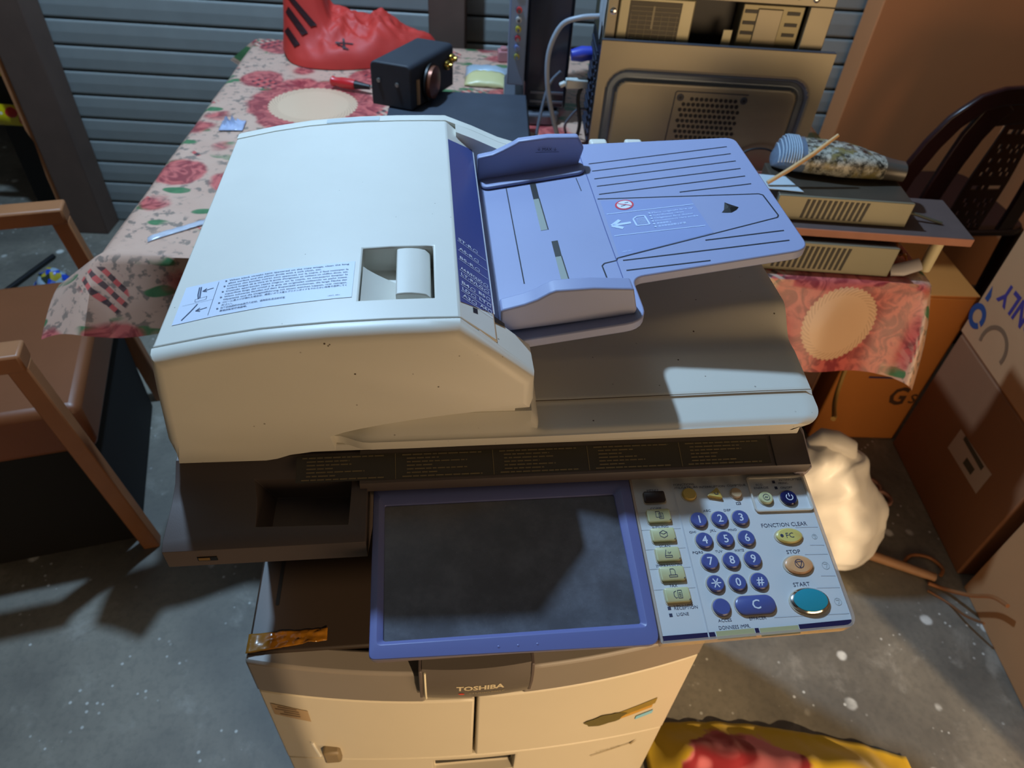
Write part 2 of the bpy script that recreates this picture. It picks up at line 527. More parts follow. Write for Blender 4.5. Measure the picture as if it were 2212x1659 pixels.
s.strip([(0.007, 0.004), (0.0125, 0.0145), (0.016, 0.0225)], 0.0011, stk_t)
for ox, oy in ((0.0165, 0.040), (0.0165, 0.013)):
    s.strip([(ox, oy), (ox + 0.009, oy + 0.0015)], 0.0007, stk_t)
    s.strip([(ox + 0.003, oy + 0.003), (ox, oy), (ox + 0.004, oy - 0.0018)], 0.0007, stk_t)
s.strip([(0.0125, 0.030), (0.022, 0.031), (0.022, 0.027), (0.013, 0.0262), (0.0125, 0.030)], 0.0003, stk_t)
s.build('sticker_print', mat('sticker_ink', '#3d4a66', 0.6, var=0), cover, recalc=False)

# --- paper size strip on the sloping edge of the cover
def slope(u, y, h=0.0006):
    t = u; x = 0.2510 + 0.0300 * t; z = 1.0572 - 0.0253 * t
    return (x + h * 0.645, y, z + h * 0.764)
s = B(); s.grid(lambda u, v: slope(0.02 + 0.96 * u, 0.037 + 0.0145 * u + (0.301 + 0.010 * u) * v, 0.0004), 1, 8)
s.grid(lambda u, v: slope(0.985 + 0.04 * u, 0.051 + 0.311 * v, 0.0007), 1, 1, 1)
strip_plate = s.build('size_strip', [mat('navy_strip', '#414e8c', 0.3, var=0.05), WHITEK], cover, recalc=False)
s = B()
def slx(x, y): return slope(x / 0.0397, y, 0.0008)
rows = [('ST-R', None, 0.1345), ('A5-R', None, 0.119), ('B5-R', None, 0.1045), ('A4-R/FOLIO', None, 0.0880), ('LT-R/LG', None, 0.0790), ('B4', 'B5', 0.0665), ('LD', 'LT', 0.0575), ('A3', 'A4', 0.0485)]
for i, (a, b2, y) in enumerate(rows):
    n = len(a); w = 0.0042 * n if n < 7 else 0.0255
    sh = 0.0
    s.text(a, 0.004, y, slx, width=w, cap=0.0042, align='l', bold=0.012)
    ix = 0.004 + w + 0.0015
    s.strip([(ix, y - 0.002), (ix + 0.005, y - 0.002), (ix + 0.005, y + 0.002), (ix + 0.002, y + 0.002), (ix, y), (ix, y - 0.002)], 0.0005, slx)
    if b2:
        s.text(b2, 0.0235, y + 0.002, slx, width=0.0075, cap=0.0042, align='l', bold=0.012)
        s.strip([(0.0325, y), (0.0365, y), (0.0365, y + 0.004), (0.034, y + 0.004), (0.0325, y + 0.0025), (0.0325, y)], 0.0005, slx)
    s.strip([(0.0025, y - 0.0042), (0.038, y - 0.0042)], 0.0005, slx)
s.build('size_lettering', WHITEK, cover, recalc=False)

# --- feed tray
def tz_(x, h=0.0): return 1.008 + 0.178 * (x - 0.3208) + h
def tr(x, y, h=0.0): return (x, y, tz_(x, h))
tp = fillet([(0.2825, 0.047), (0.4185, 0.047), (0.4185, 0.1125), (0.586, 0.1125), (0.591, 0.352), (0.412, 0.398), (0.2825, 0.398)],
            [0, 0.020, 0.012, 0.016, 0.014, 0, 0], 6)
t_ = B()
t_.sections([[tr(p[0], p[1], -0.010) for p in tp], [tr(p[0], p[1]) for p in tp]])
tray = t_.build('feed_tray', BLUEP, copier, bevel=0.0015, seg=2, smooth=40)
g = B()
for (xa, ya, xb, yb) in ((.4174, .3432, .5758, .3315), (.4182, .3249, .5747, .3138), (.4174, .3065, .5746, .2959), (.4172, .2892, .5741, .2779), (.4162, .2713, .5734, .2606), (.4991, .2491, .5740, .2430),
                         (.4987, .1532, .5740, .1486), (.4154, .1414, .5728, .1312), (.4151, .1245, .4937, .1191)):
    k = B(); k.strip([(xa, ya), (xa + 0.01, ya - 0.0007), (xb - 0.01, yb + 0.0007), (xb, yb)], 0.0016, lambda x, y: tr(x, y, 0.0003))
    k.build('groove', GROOVE, tray, recalc=False)
def line_part(name, path, w, m_, par=None):
    k = B(); k.strip(path, w, lambda x, y: tr(x, y, 0.0003)); return k.build(name, m_, par or tray, recalc=False)
panel_path = [(.3953, .1150), (.3945, .138), (.3975, .1415), (.4095, .1430), (.4110, .1466), (.5765, .1725), (.5785, .1760), (.5775, .2175), (.5745, .2210), (.4129, .2620)]
line_part('panel_seam', panel_path, 0.0014, GROOVE)
line_part('fold_seam', [(0.411, 0.398), (0.4105, 0.3), (0.4095, 0.2), (0.4095, 0.113)], 0.0009, mat('seam_blue', '#44508a', 0.6, var=0))
line_part('fold_seam', [(0.398, 0.315), (0.399, 0.285)], 0.0009, GROOVE)
line_part('fold_seam', [(0.3180, 0.3172), (0.3180, 0.1294)], 0.0012, GROOVE)
k = B()
k.add([tr(.4130, .148, .0002), tr(.5100, .1640, .0002), tr(.5060, .2340, .0002), tr(.4150, .2570, .0002)], [(0, 1, 2, 3)])
k.build('print_sheet', mat('tray_print_blue', '#8a97c4', 0.4, var=0.05), tray, recalc=False)
k = B(); T2 = lambda x, y: tr(x, y, 0.0005)
k.strip([(.4163, .2281), (.5059, .2208)], 0.0011, T2); k.strip([(.4159, .1855), (.5061, .1782)], 0.0011, T2)
k.strip([(.4185, .2050), (.4370, .2050)], 0.0038, T2); k.strip([(.4270, .2130), (.4172, .2047), (.4275, .1970)], 0.0042, T2)
k.strip([(.4405, .2140 - .003), (.4450, .2150), (.4530, .2140), (.4545, .1965), (.4415, .1975), (.4405, .2110)], 0.0016, T2)
for i in range(5): k.strip([(.4435, .2100 - i * 0.0024), (.4520, .2096 - i * 0.0024)], 0.0008, T2)
for i, (tx, w) in enumerate((("Place originals face up", .042), ("Schriftseite oben", .031), ("Originaux face dessus", .0395), ("Documentos cara arriba", .043), ("原稿面朝上", .015), ("请将原稿面朝上放置", .028))):
    yy = .2168 - i * 0.0053
    k.text(tx, .4615, yy, T2, width=w, cap=0.0026, align='l', bold=0.01, rot=-0.06)
    k.disc(T2(.4588, yy), (0, 0, 1), 0.0014, 0.0001, 10)
k.text(">PET, PP<", .4225, .1555, T2, width=.010, cap=.0017)
k.build('tray_print', mat('pale_blue_print', '#c3d6f6', 0.5, var=0), tray, recalc=False)
k = B(); k.disc(tr(.4378, .2412, .0003), (-.178, 0, 1), .0100, .0002, 24, 0); k.disc(tr(.4378, .2412, .0005), (-.178, 0, 1), .0080, .0002, 24, 1)
k.strip([(.4315, .2450), (.4440, .2372)], 0.0012, lambda x, y: tr(x, y, .0009), 0)
k.strip([(.4335, .2385), (.4395, .2400)], 0.0010, lambda x, y: tr(x, y, .0009), 2)
k.strip([(.4385, .2440), (.4425, .2445)], 0.0008, lambda x, y: tr(x, y, .0009), 2)
k.build('prohibition_mark', [mat('red_print', '#d0384a', 0.5, var=0), WHITEK, INK], tray, recalc=False)
k = B(); pts = [(.5310, .1985), (.5335, .2015), (.5370, .2115), (.5400, .2075), (.5445, .2020), (.5420, .1990), (.5375, .1965), (.5335, .1975)]
pts = [(.5375 + (a - .5375) * 1.4, .2025 + (b2 - .2025) * 1.4) for a, b2 in pts]
k.sections([[tr(p[0], p[1], .0002) for p in pts], [tr(p[0] * .2 + .5375 * .8, p[1] * .2 + .2025 * .8, .0016) for p in pts]])
k.build('sensor_hole', BLACK, tray)
# slots in the tray floor
for (xa, xb, ya, yb, yc) in ((.3452, .3520, .2172, .2827, .318), (.3530, .3595, .120, .1651, .1940)):
    k = B(); k.add([tr(xa, yb, .0003), tr(xb, yb, .0003), tr(xb, yc, .0003), tr(xa, yc, .0003)], [(0, 1, 2, 3)], 0)
    k.add([tr(xa, ya, .0003), tr(xb, ya, .0003), tr(xb, yb, .0003), tr(xa, yb, .0003)], [(0, 1, 2, 3)], 1)
    k.strip([(xb + .0008, ya), (xb - .0004, yb)], .0012, lambda x, y: tr(x, y, .0005), 0)
    k.build('guide_slot', [BLACK, mat('slot_grey', '#8e968f', 0.6, var=0.08)], tray, recalc=False)
# side guides
def guide(poly, y0, y1, rail, name_bevel=0.0022):
    q = B(); q.prism(poly, y0, y1)
    q.sections([[tr(p[0], p[1], .0005) for p in rail], [tr(p[0], p[1], .0048) for p in rail]])
    return q.build('side_guide', BLUEP, tray, bevel=name_bevel, seg=3, smooth=40)
rear_poly = [(.2865, tz_(.2865, .004)), (.4035, tz_(.4035, .002)), (.4085, 1.047), (.4000, 1.0605), (.365, 1.0598), (.332, 1.0548), (.3275, 1.0515), (.314, 1.0440), (.303, 1.0385), (.2855, 1.0345)]
g1 = guide(rear_poly, .338, .349, rrect(.2890, .4100, .319, .345, .010))
k = B()
k.text('↓ MAX ↓', .3650, 1.0465, lambda x, z: (x, .3362, z), width=.022, cap=.0035)
k.strip([(.352, 1.0425), (.379, 1.0435)], .0005, lambda x, z: (x, .3362, z))
k.build('max_mark', mat('faint_ink', '#2a2438', 0.6, var=0), tray, recalc=False)
front_g = [(.2890, 1.0050), (.4090, tz_(.4090, -.002)), (.4100, 1.0280), (.4035, 1.0505), (.368, 1.0520), (.335, 1.0498), (.3295, 1.0475), (.3190, 1.0405), (.3085, 1.0358), (.2880, 1.0295)]
g2 = guide(front_g, .059, .077, rrect(.2890, .4080, .066, .095, .010))

# --- platen cover, a height field with a lip
def plat(x, y):
    z = 0.9390 + 0.0135 * min(1.0, y / 0.085) + 0.004 * max(0, y - 0.085) / 0.3
    amp = 0.024 * sstep((x - 0.36) / 0.24)
    z += amp * sstep((y - 0.098) / 0.040)
    z -= 0.0016 * (1 if y < 0.0355 else 0)
    z += 0.004 * sstep((x - .3) / .28)
    if x < .318: z += .013 * min(1, max(0, y - .003) / .012) * sstep((x - .14) / .05)
    return z
pc = B(); NX, NY = 64, 90
ys = [0.41 * (j / NY) ** 1.35 for j in range(NY + 1)]
xr = lambda y: 0.592 - (0.020 - math.sqrt(max(0, 0.020 ** 2 - (0.020 - min(y, 0.020)) ** 2)))
def pv(i, y):
    x = 0.138 + (xr(y) - 0.138) * i / NX
    return x
top = [[(pv(i, y), y - 0.0042 + 0.010 * (1 - sstep((pv(i, y) - .140) / .03)) * (1 - sstep(y / .05)), plat(pv(i, y), y) - (0.0022 * (1 - sstep(y / 0.006))) - 0.0022 * (1 - sstep((xr(y) - pv(i, y)) / 0.006))) for i in range(NX + 1)] for y in ys]
W = NX + 1
vs = [p for r_ in top for p in r_]; fs = [(j * W + i, j * W + i + 1, (j + 1) * W + i + 1, (j + 1) * W + i) for j in range(NY) for i in range(NX)]
ring = [i for i in range(W)] + [j * W + NX for j in range(1, NY + 1)] + [NY * W + i for i in range(NX - 1, -1, -1)] + [j * W for j in range(NY - 1, 0, -1)]
base = len(vs)
for q in ring:
    p = vs[q]; vs.append((p[0] - (0.010 if p[0] > .57 else 0), p[1] + (0.003 if p[1] < .02 else 0), 0.9225 + (0.0055 * sstep((p[0] - .2) / .37) if p[1] < 0.5 else 0)))
n = len(ring)
for a in range(n): fs.append((ring[a], base + a, base + (a + 1) % n, ring[(a + 1) % n]))
fs.append(tuple(base + a for a in range(n)))
pc.add(vs, fs)
platen = pc.build('platen_cover', CREAM, copier, smooth=32)
k = B(); k.strip([(.318 + .273 * i / 20, .0312) for i in range(21)], .0010, lambda x, y: (x, y, plat(x, .0364) + .0004)); k.build('platen_seam', mat('seam_brown', '#6a5238', .6, var=0), platen, recalc=False)
k = B()
for bx in (.43, .475):
    k.box(bx, bx + .022, .396, .412, 1.0, 1.026)
k.box(.415, .60, .395, .41, .95, 1.0)
k.build('hinge_cover', CREAM, platen, bevel=.003)
k = B(); k.box(.02, .578, .006, .40, .9140, .9228); k.build('platen_mat', CREAM2, platen, bevel=.001)

# --- scanner housing with dark front
sc_ = B()
right_yz = [(0.41, 0.9135), (0.004, 0.9135), (-0.0235, 0.9030), (-0.0245, 0.8985), (-0.0225, 0.8900), (-0.010, 0.8860), (-0.010, 0.800), (0.41, 0.800)]
sc_.prism(right_yz, 0.160, 0.5835, 'x')
left_yz = [(0.41, 0.9125), (0.004, 0.9120), (-0.012, 0.9000), (-0.030, 0.8945), (-0.066, 0.8905), (-0.0735, 0.8860), (-0.0735, 0.8640), (-0.066, 0.8600), (-0.01, 0.830), (-0.01, 0.800), (0.41, 0.800)]
sc_.prism(left_yz, 0.0, 0.1665, 'x')
scanner = sc_.build('scanner_housing', DARKP, copier, bevel=0.003, seg=3, smooth=35)
cb = B()
a = [(.070, -.058), (.152, -.060), (.1525, -.0125), (.068, -.011)]; b_ = [(.083, -.054), (.150, -.056), (.150, -.0150), (.083, -.0130)]
cb.sections([[(x, y, .874) for x, y in b_], [(x + (-.0035 if x < .1 else .0008), y, .905) for x, y in a]])
cut(scanner, cb)
scanner.data.polygons.foreach_set('use_smooth', [True] * len(scanner.data.polygons)); scanner.data.set_sharp_from_angle(angle=math.radians(35))
k = B(); k.prism([(-.0235, .9038), (.004, .9143), (.004, .915), (-.0245, .9040)], .548, .549, 'x')
k.build('end_cap_seam', BLACK, scanner)
k = B()
k.prism([(-.0245, .8985), (-.0225, .8900), (-.006, .8840), (.0, .870), (.41, .870), (.41, .915), (0.01, .914)], .5832, .5865, 'x')
k.prism([(-.0235, .899), (-.0225, .8890), (-.017, .872), (-.012, .872), (-.006, .886)], .572, .5865, 'x')
k.build('end_cap', mat('lavender_grey_plastic', '#9a94a0', 0.4, var=0.06), scanner, bevel=.0015)
# instruction strip on the sloping front edge
def fstrip(x, s, h=.0006):       # s 0 (front) .. 1 (back)
    return (x, -.0225 + .0255 * s, .9034 + .0098 * s + h)
k = B(); k.grid(lambda u, v: fstrip(.1045 + .440 * u, .06 + .90 * v, .0003), 8, 1)
k.build('instruction_strip', mat('strip_olive', '#3f3a30', 0.4, var=0.1), scanner, recalc=False)
k = B(); rng = random.Random(3)
for c in range(5):
    x0 = .1095 + c * .0885
    if c: k.strip([(x0 - .006, .06), (x0 - .0062, .94)], .0006, fstrip)
    for r_ in range(7):
        yy = .88 - r_ * .125
        xx = x0 + (.004 if 0 < r_ < 6 else 0)
        L = (.072 if r_ in (0, 6) else rng.uniform(.022, .055))
        e = xx + L
        while xx < e:
            w = rng.uniform(.003, .009); k.strip([(xx, yy), (min(xx + w, e), yy)], .045, lambda a_, b2: fstrip(a_, b2)); xx += w + .0011
k.build('strip_print', mat('tan_print', '#7d6f50', 0.6, var=0), scanner, recalc=False)
k = B(); k.box(.026, .042, -.0742, -.0730, .8715, .8768); k.build('usb_port', BLACK, scanner)
k = B(); k.box(.027, .036, -.0747, -.0738, .8730, .8765); k.build('usb_contact', mat('brass_contact', '#b88a4a', .3, metal=.8, var=0), scanner)

# --- control panel
NV = Vector((0, -.1772, .9842))
def cp(x, y, h=0.0):
    return (x, y + NV.y * h, .86 + .18 * (y + .17) + NV.z * h)
pb = B()
outer = fillet([(.1715, -.1655), (.5815, -.1665), (.5815, -.0165), (.1715, -.0165)], [.006, .012, .008, .006])
under = fillet([(.1760, -.1600), (.5760, -.1610), (.5790, -.0165), (.1740, -.0165)], [.006, .012, .008, .006])
pb.sections([[cp(p[0], p[1], -.0215) for p in under], [cp(p[0], p[1], -.0125) for p in outer], [cp(p[0], p[1], -.0035) for p in outer]])
panel = pb.build('control_panel', mat('panel_body_mauve', '#8a7f8a', 0.42, var=.05), copier, bevel=.001, smooth=35)
# screen bezel: outer, crest and inner rings
o_ = fillet([(.1706, -.1665), (.4075, -.1705), (.4095, -.0165), (.1706, -.0150)], [.005, .010, .006, .005], 5)
i_ = fillet([(.1822, -.1525), (.3942, -.1520), (.3922, -.0335), (.1812, -.0340)], [.002] * 4, 5)
c_ = fillet([(.1770, -.1560), (.3985, -.1560), (.3990, -.0265), (.1765, -.0265)], [.004] * 4, 5)
bz = B()
n = len(o_)
vs = [cp(p[0], p[1] + .001, -.0060) for p in o_] + [cp(p[0] + (.0008 if p[0] < .3 else -.0008), p[1], .0005) for p in o_] + [cp(p[0], p[1], .0020) for p in c_] + [cp(p[0], p[1], -.0015) for p in i_] + [cp(p[0], p[1], -.0040) for p in i_]
fs = [(k_ * n + a, k_ * n + (a + 1) % n, (k_ + 1) * n + (a + 1) % n, (k_ + 1) * n + a) for k_ in range(4) for a in range(n)]
bz.add(vs, fs); bz.build('screen_bezel', BLUEB, panel, smooth=50, bevel=.0006)
MATS['screen'] = m = bpy.data.materials.new('touch_screen'); m.use_nodes = True
t = NT(m); co = t.coord()
dust = t.math('ADD', t.math('MULTIPLY', t.step(t.noise(co, 26, 6, .7), .35, .75), .30), .42)
fine = t.math('SUBTRACT', 1.0, t.step(t.voro(co, 260), .05, .14))
sel = t.math('MULTIPLY', fine, t.step(t.noise(co, 90, 2), .50, .58))
t.color(t.mix(t.math('MAXIMUM', dust, sel), '#24180f', '#777b86'))  # brown base colour carries the warm reflection in the glass
t.rough(t.node('ShaderNodeMapRange', ins={'Value': dust, 'To Min': .10, 'To Max': .30}).outputs[0])
t.b.inputs['Specular IOR Level'].default_value = .55
k = B(); k.add([cp(.1820, -.1530, -.0032), cp(.3945, -.1530, -.0032), cp(.3930, -.0330, -.0032), cp(.1810, -.0330, -.0032)], [(0, 1, 2, 3)])
k.build('touch_screen', m, panel, recalc=False)
for dx in (.2741, .2899, .3057):
    k = B(); k.disc(cp(dx, -.1632, .0004), NV, .0011, .0010, 10, r2=.5); k.build('tactile_dot', BLUEB, panel, smooth=60)
# keypad plate
kp = B()
kpo = fillet([(.4085, -.1690), (.5785, -.1660), (.5805, -.0195), (.4100, -.0180)], [.001, .010, .006, .001], 6)
kp.sections([[cp(p[0], p[1], -.0036) for p in kpo], [cp(p[0], p[1], -.0010) for p in kpo]])
keypad = kp.build('keypad_plate', KEYPLATE, panel, bevel=.0006)
for quad in ([(.4095, -.1690), (.4555, -.1682), (.4550, -.1630), (.4095, -.1635)], [(.4900, -.1670), (.4935, -.1670), (.4935, -.1622), (.4900, -.1622)], [(.5290, -.1675), (.5765, -.1655), (.5770, -.1605), (.5290, -.1617)]):
    k = B(); k.add([cp(x, y, -.0006) for x, y in quad], [(0, 1, 2, 3)]); k.build('indicator_band', mat('indigo_band', '#2b2448', .35, var=0), panel, recalc=False)
for xa, xb in ((.4560, .4895), (.4940, .5285)):
    k = B(); k.add([cp(xa, -.1695, -.0005), cp(xb, -.1690, -.0005), cp(xb, -.1622, -.0005), cp(xa, -.1627, -.0005)], [(0, 1, 2, 3)])
    k.build('indicator_window', mat('straw_lens', '#b9b184', .3, var=0.04), panel, recalc=False)
k = B()
k.strip([(.4497, -.0195), (.4490, -.1690)], .0012, lambda x, y: cp(x, y, .0000))
for yy, xl in ((-.0755, .5560), (-.0930, .5640), (-.1015, .5560), (-.1215, .5640), (-.1320, .5560), (-.1545, .5100)):
    k.strip([(xl, yy), (.5775, yy - .0008)], .0006, lambda x, y: cp(x, y, -.0008))
for yy in (-.0535, -.0705, -.0890, -.1068, -.1250): k.strip([(.4110, yy), (.4480, yy)], .0004, lambda x, y: cp(x, y, -.0008))
k.build('plate_crease', mat('crease_grey', '#bfc4ca', .3, var=0), panel, recalc=False)
# raised clear frame round the power keys
e = fillet([(.5225, -.0590), (.5795, -.0600), (.5800, -.0235), (.5230, -.0230)], [.004] * 4, 5)
k = B(); n = len(e); ein = offset_poly(e, .0016)
vs = [cp(p[0], p[1], -.001) for p in e] + [cp(p[0], p[1], .0012) for p in e] + [cp(p[0], p[1], .0012) for p in ein] + [cp(p[0], p[1], -.001) for p in ein]
k.add(vs, [(q * n + a, q * n + (a + 1) % n, (q + 1) * n + (a + 1) % n, (q + 1) * n + a) for q in range(3) for a in range(n)])
k.build('power_frame', mat('clear_frame', '#cfcac0', .2, var=0), panel, smooth=40)
# clear rim round the keypad
e = fillet([(.4075, -.1700), (.5805, -.1672), (.5825, -.0185), (.4090, -.0165)], [.002, .012, .006, .002], 6); ein = offset_poly(e, .0022); n = len(e)
k = B(); vs = [cp(p[0], p[1], -.0085) for p in e] + [cp(p[0], p[1], .0006) for p in e] + [cp(p[0], p[1], .0006) for p in ein] + [cp(p[0], p[1], -.001) for p in ein]
k.add(vs, [(q * n + a, q * n + (a + 1) % n, (q + 1) * n + (a + 1) % n, (q + 1) * n + a) for q in range(3) for a in range(n)])
k.build('clear_rim', mat('clear_rim_plastic', '#c9b6a6', .15, var=0, alpha=.55), panel, smooth=40)

HALO = mat('key_halo', '#c2b9a8', .35, var=0)
def key(x, y, name, m_, rx=.0076, ry=.0074, h=.0034, txt=None, cap=.0072, tmat=None, halo=True, seg=28, bold=.02, tw=None, extra=None):
    q = B()
    if halo: q.disc(cp(x, y, -.0012), NV, rx * 1.14, .0010, seg, 2, (1, 0, 0), ry * 1.14)
    q.disc(cp(x, y, -.001), NV, rx, h, seg, 0, (1, 0, 0), ry, .88)
    if txt: q.text(txt, x, y, lambda a_, b2: cp(a_, b2, h - .0008), width=tw, cap=cap, mi=1, bold=bold)
    if extra: extra(q, lambda a_, b2: cp(a_, b2, h - .0008))
    return q.build(name, [m_, tmat or WHITEK, HALO], panel, smooth=40)
for tx, x, y in (('1', .4662, -.0641), ('2', .4860, -.0641), ('3', .5059, -.0641), ('4', .4662, -.0839), ('5', .4860, -.0839), ('6', .5058, -.0839),
                 ('7', .4662, -.1036), ('8', .4860, -.1036), ('9', .5058, -.1036), ('*', .4662, -.1234), ('0', .4860, -.1235), ('#', .5058, -.1236), (None, .4660, -.1437)):
    if tx == '*':
        key(x, y, 'number_key', NAVYK, extra=lambda q, fn, x=x, y=y: [q.strip([(x + .0044 * math.cos(a_), y + .0044 * math.sin(a_)), (x - .0044 * math.cos(a_), y - .0044 * math.sin(a_))], .0010, fn, 1) for a_ in (0, math.pi / 3, 2 * math.pi / 3)])
    else: key(x, y, 'number_key', NAVYK, txt=tx, bold=.012)
# clear key, a pill
q = B(); pill = rrect(.4785, .5137, -.1513, -.1357, .0077, 8)
for d_, h_, mi in ((-.001, (-.0012, -.0002), 2), (0, (-.001, .0016), 0)):
    r0 = offset_poly(pill, d_); q.sections([[cp(p[0], p[1], h_[0]) for p in r0], [cp(p[0], p[1], h_[1]) for p in r0]] + ([[cp(p[0], p[1], .0025) for p in offset_poly(pill, .0012)]] if mi == 0 else []), mi)
q.text('C', .4961, -.1435, lambda a_, b2: cp(a_, b2, .0027), cap=.0078, mi=1, bold=.012)
q.build('clear_key', [NAVYK, WHITEK, HALO], panel, smooth=40)
# function keys on the left of the plate
def fkey(x, y, icon, m_=YELK, w=.0108, hgt=.0061):
    q = B(); r0 = rrect(x - w, x + w, y - hgt, y + hgt, .0015, 3)
    q.sections([[cp(p[0] + .0003, p[1] - .0006, -.0012) for p in offset_poly(r0, -.0009)], [cp(p[0] + .0003, p[1] - .0006, -.0004) for p in offset_poly(r0, -.0009)]], 2)
    q.sections([[cp(p[0], p[1], -.001) for p in r0], [cp(p[0], p[1], .0020) for p in r0], [cp(p[0], p[1], .0026) for p in offset_poly(r0, .0008)]])
    fn = lambda a_, b2: cp(x + a_, y + b2, .0028)
    for pth in icon: q.strip(pth, .0005, fn, 1)
    if icon: q.add([fn(w - .0022, -hgt + .0009), fn(w - .0007, -hgt + .0009), fn(w - .0007, -hgt + .0022)], [(0, 1, 2)], 1)
    return q.build('function_key', [m_, INK, HALO], panel, smooth=40)
fkey(.4294, -.0392, [], mat('dark_menu_key', '#2c2326', .35, var=0), .0100, .0052)
sq = lambda x0, y0, x1, y1: [(x0, y0), (x1, y0), (x1, y1), (x0, y1), (x0, y0)]
fkey(.4295, -.0582, [sq(-.0030, -.0022, .0008, .0034), sq(-.0002, -.0036, .0036, .0018), [(.0006, .0004), (.0028, .0004)], [(.0006, -.001), (.0028, -.001)], [(.0006, -.0022), (.0028, -.0022)]])
fkey(.4296, -.0766, [[(-.0034, .0016), (0, -.0002), (.0034, .0016), (0, .0034), (-.0034, .0016), (-.0034, -.0018), (0, -.0036), (.0034, -.0018), (.0034, .0016)]])
fkey(.4298, -.0948, [sq(-.0030, -.0036, .0032, -.0018), [(-.0030, -.0018), (-.0014, .0036)], [(.0002, .0016), (-.0002, .0)], [(.0014, .0010), (.0008, -.0004)], [(.0026, .0016), (.0018, .0)]])
fkey(.4299, -.1124, [sq(-.0036, -.0036, .0036, -.0018), [(-.0020, -.0018), (-.0020, .0036), (.0010, .0036), (.0022, .0022), (.0022, -.0018)]])
fkey(.4301, -.1311, [sq(.0000, -.0032, .0036, .0034), [(.0008, .0012), (.0028, .0012)], [(.0008, -.0002), (.0028, -.0002)], [(.0008, -.0016), (.0028, -.0016)], [(-.0012, .0030), (-.0032, .0020), (-.0036, -.001), (-.0022, -.0032), (-.0010, -.0026)]])
key(.4634, -.0381, 'round_key', mat('ochre_key', '#c2a655', .35, var=.04), .0068, .0062)
q = B(); tri = [(.4795, -.0410), (.4945, -.0445), (.4918, -.0325)]
r0 = fillet(tri, .0022, 4)
q.sections([[cp(p[0], p[1], -.001) for p in r0], [cp(p[0], p[1], .0018) for p in r0], [cp(.4886 + (p[0] - .4886) * .86, -.0393 + (p[1] + .0393) * .86, .0024) for p in r0]])
q.strip([(.4868, -.0385), (.4878, -.0402), (.4905, -.0402), (.4905, -.0378)], .0006, lambda a_, b2: cp(a_, b2, .0027), 1)
q.build('interrupt_key', [MATS['ochre_key'], INK], panel, smooth=40)
key(.5088, -.0392, 'counter_key', mat('tan_key', '#b99c78', .35, var=.04), .0054, .0052)
key(.5363, -.0456, 'energy_key', YELK, .0066, .0064, extra=lambda q, fn: [q.strip([(.5363 + .0032 * math.cos(a_ * .5236), -.0456 + .0030 * math.sin(a_ * .5236)) for a_ in range(13)], .0005, fn, 1), q.strip([(.5345, -.0462), (.5363, -.0448), (.5363, -.0464), (.5381, -.0450)], .0005, fn, 1)], tmat=INK)
key(.5586, -.0465, 'power_key', mat('deep_navy_key', '#1b2150', .15, var=0, coat=.6), .0080, .0076, extra=lambda q, fn: [q.strip([(.5588 + .0032 * math.cos(math.radians(a_)), -.0466 + .0030 * math.sin(math.radians(a_))) for a_ in range(125, 416, 20)], .0009, fn, 1), q.strip([(.5588, -.0425), (.5588, -.0462)], .0009, fn, 1)])
key(.5464, -.0840, 'function_clear_key', mat('lemon_key', '#d9c873', .35, var=.03), .0122, .0072, txt='FC', cap=.0048, tmat=INK, bold=.0, extra=lambda q, fn: q.disc(fn(.5400 - .0012, -.0840), NV, .0015, .0002, 12, 1))
key(.5463, -.1112, 'stop_key', mat('apricot_key', '#e0a774', .35, var=.03), .0126, .0084, tmat=INK, extra=lambda q, fn: [q.strip([(.5463 + .0040 * math.cos(a_ * .5236), -.1108 + .0040 * math.sin(a_ * .5236)) for a_ in range(13)], .0006, fn, 1), q.strip([(.5435, -.1090), (.5491, -.1090), (.5463, -.1142), (.5435, -.1090)], .0006, fn, 1)])
q = B(); q.disc(cp(.5450, -.1436, -.001), NV, .0182, .0010, 36, 2, (1, 0, 0), .0125); q.disc(cp(.5450, -.1433, -.001), NV, .0172, .0042, 36, 0, (1, 0, 0), .0113, .90); q.disc(cp(.5450, -.1433, .0031), NV, .0152, .0008, 36, 1, (1, 0, 0), .0099, .93)
q.build('start_key', [CHROME, mat('teal_key', '#2f93a4', .3, var=.03), HALO], panel, smooth=40)
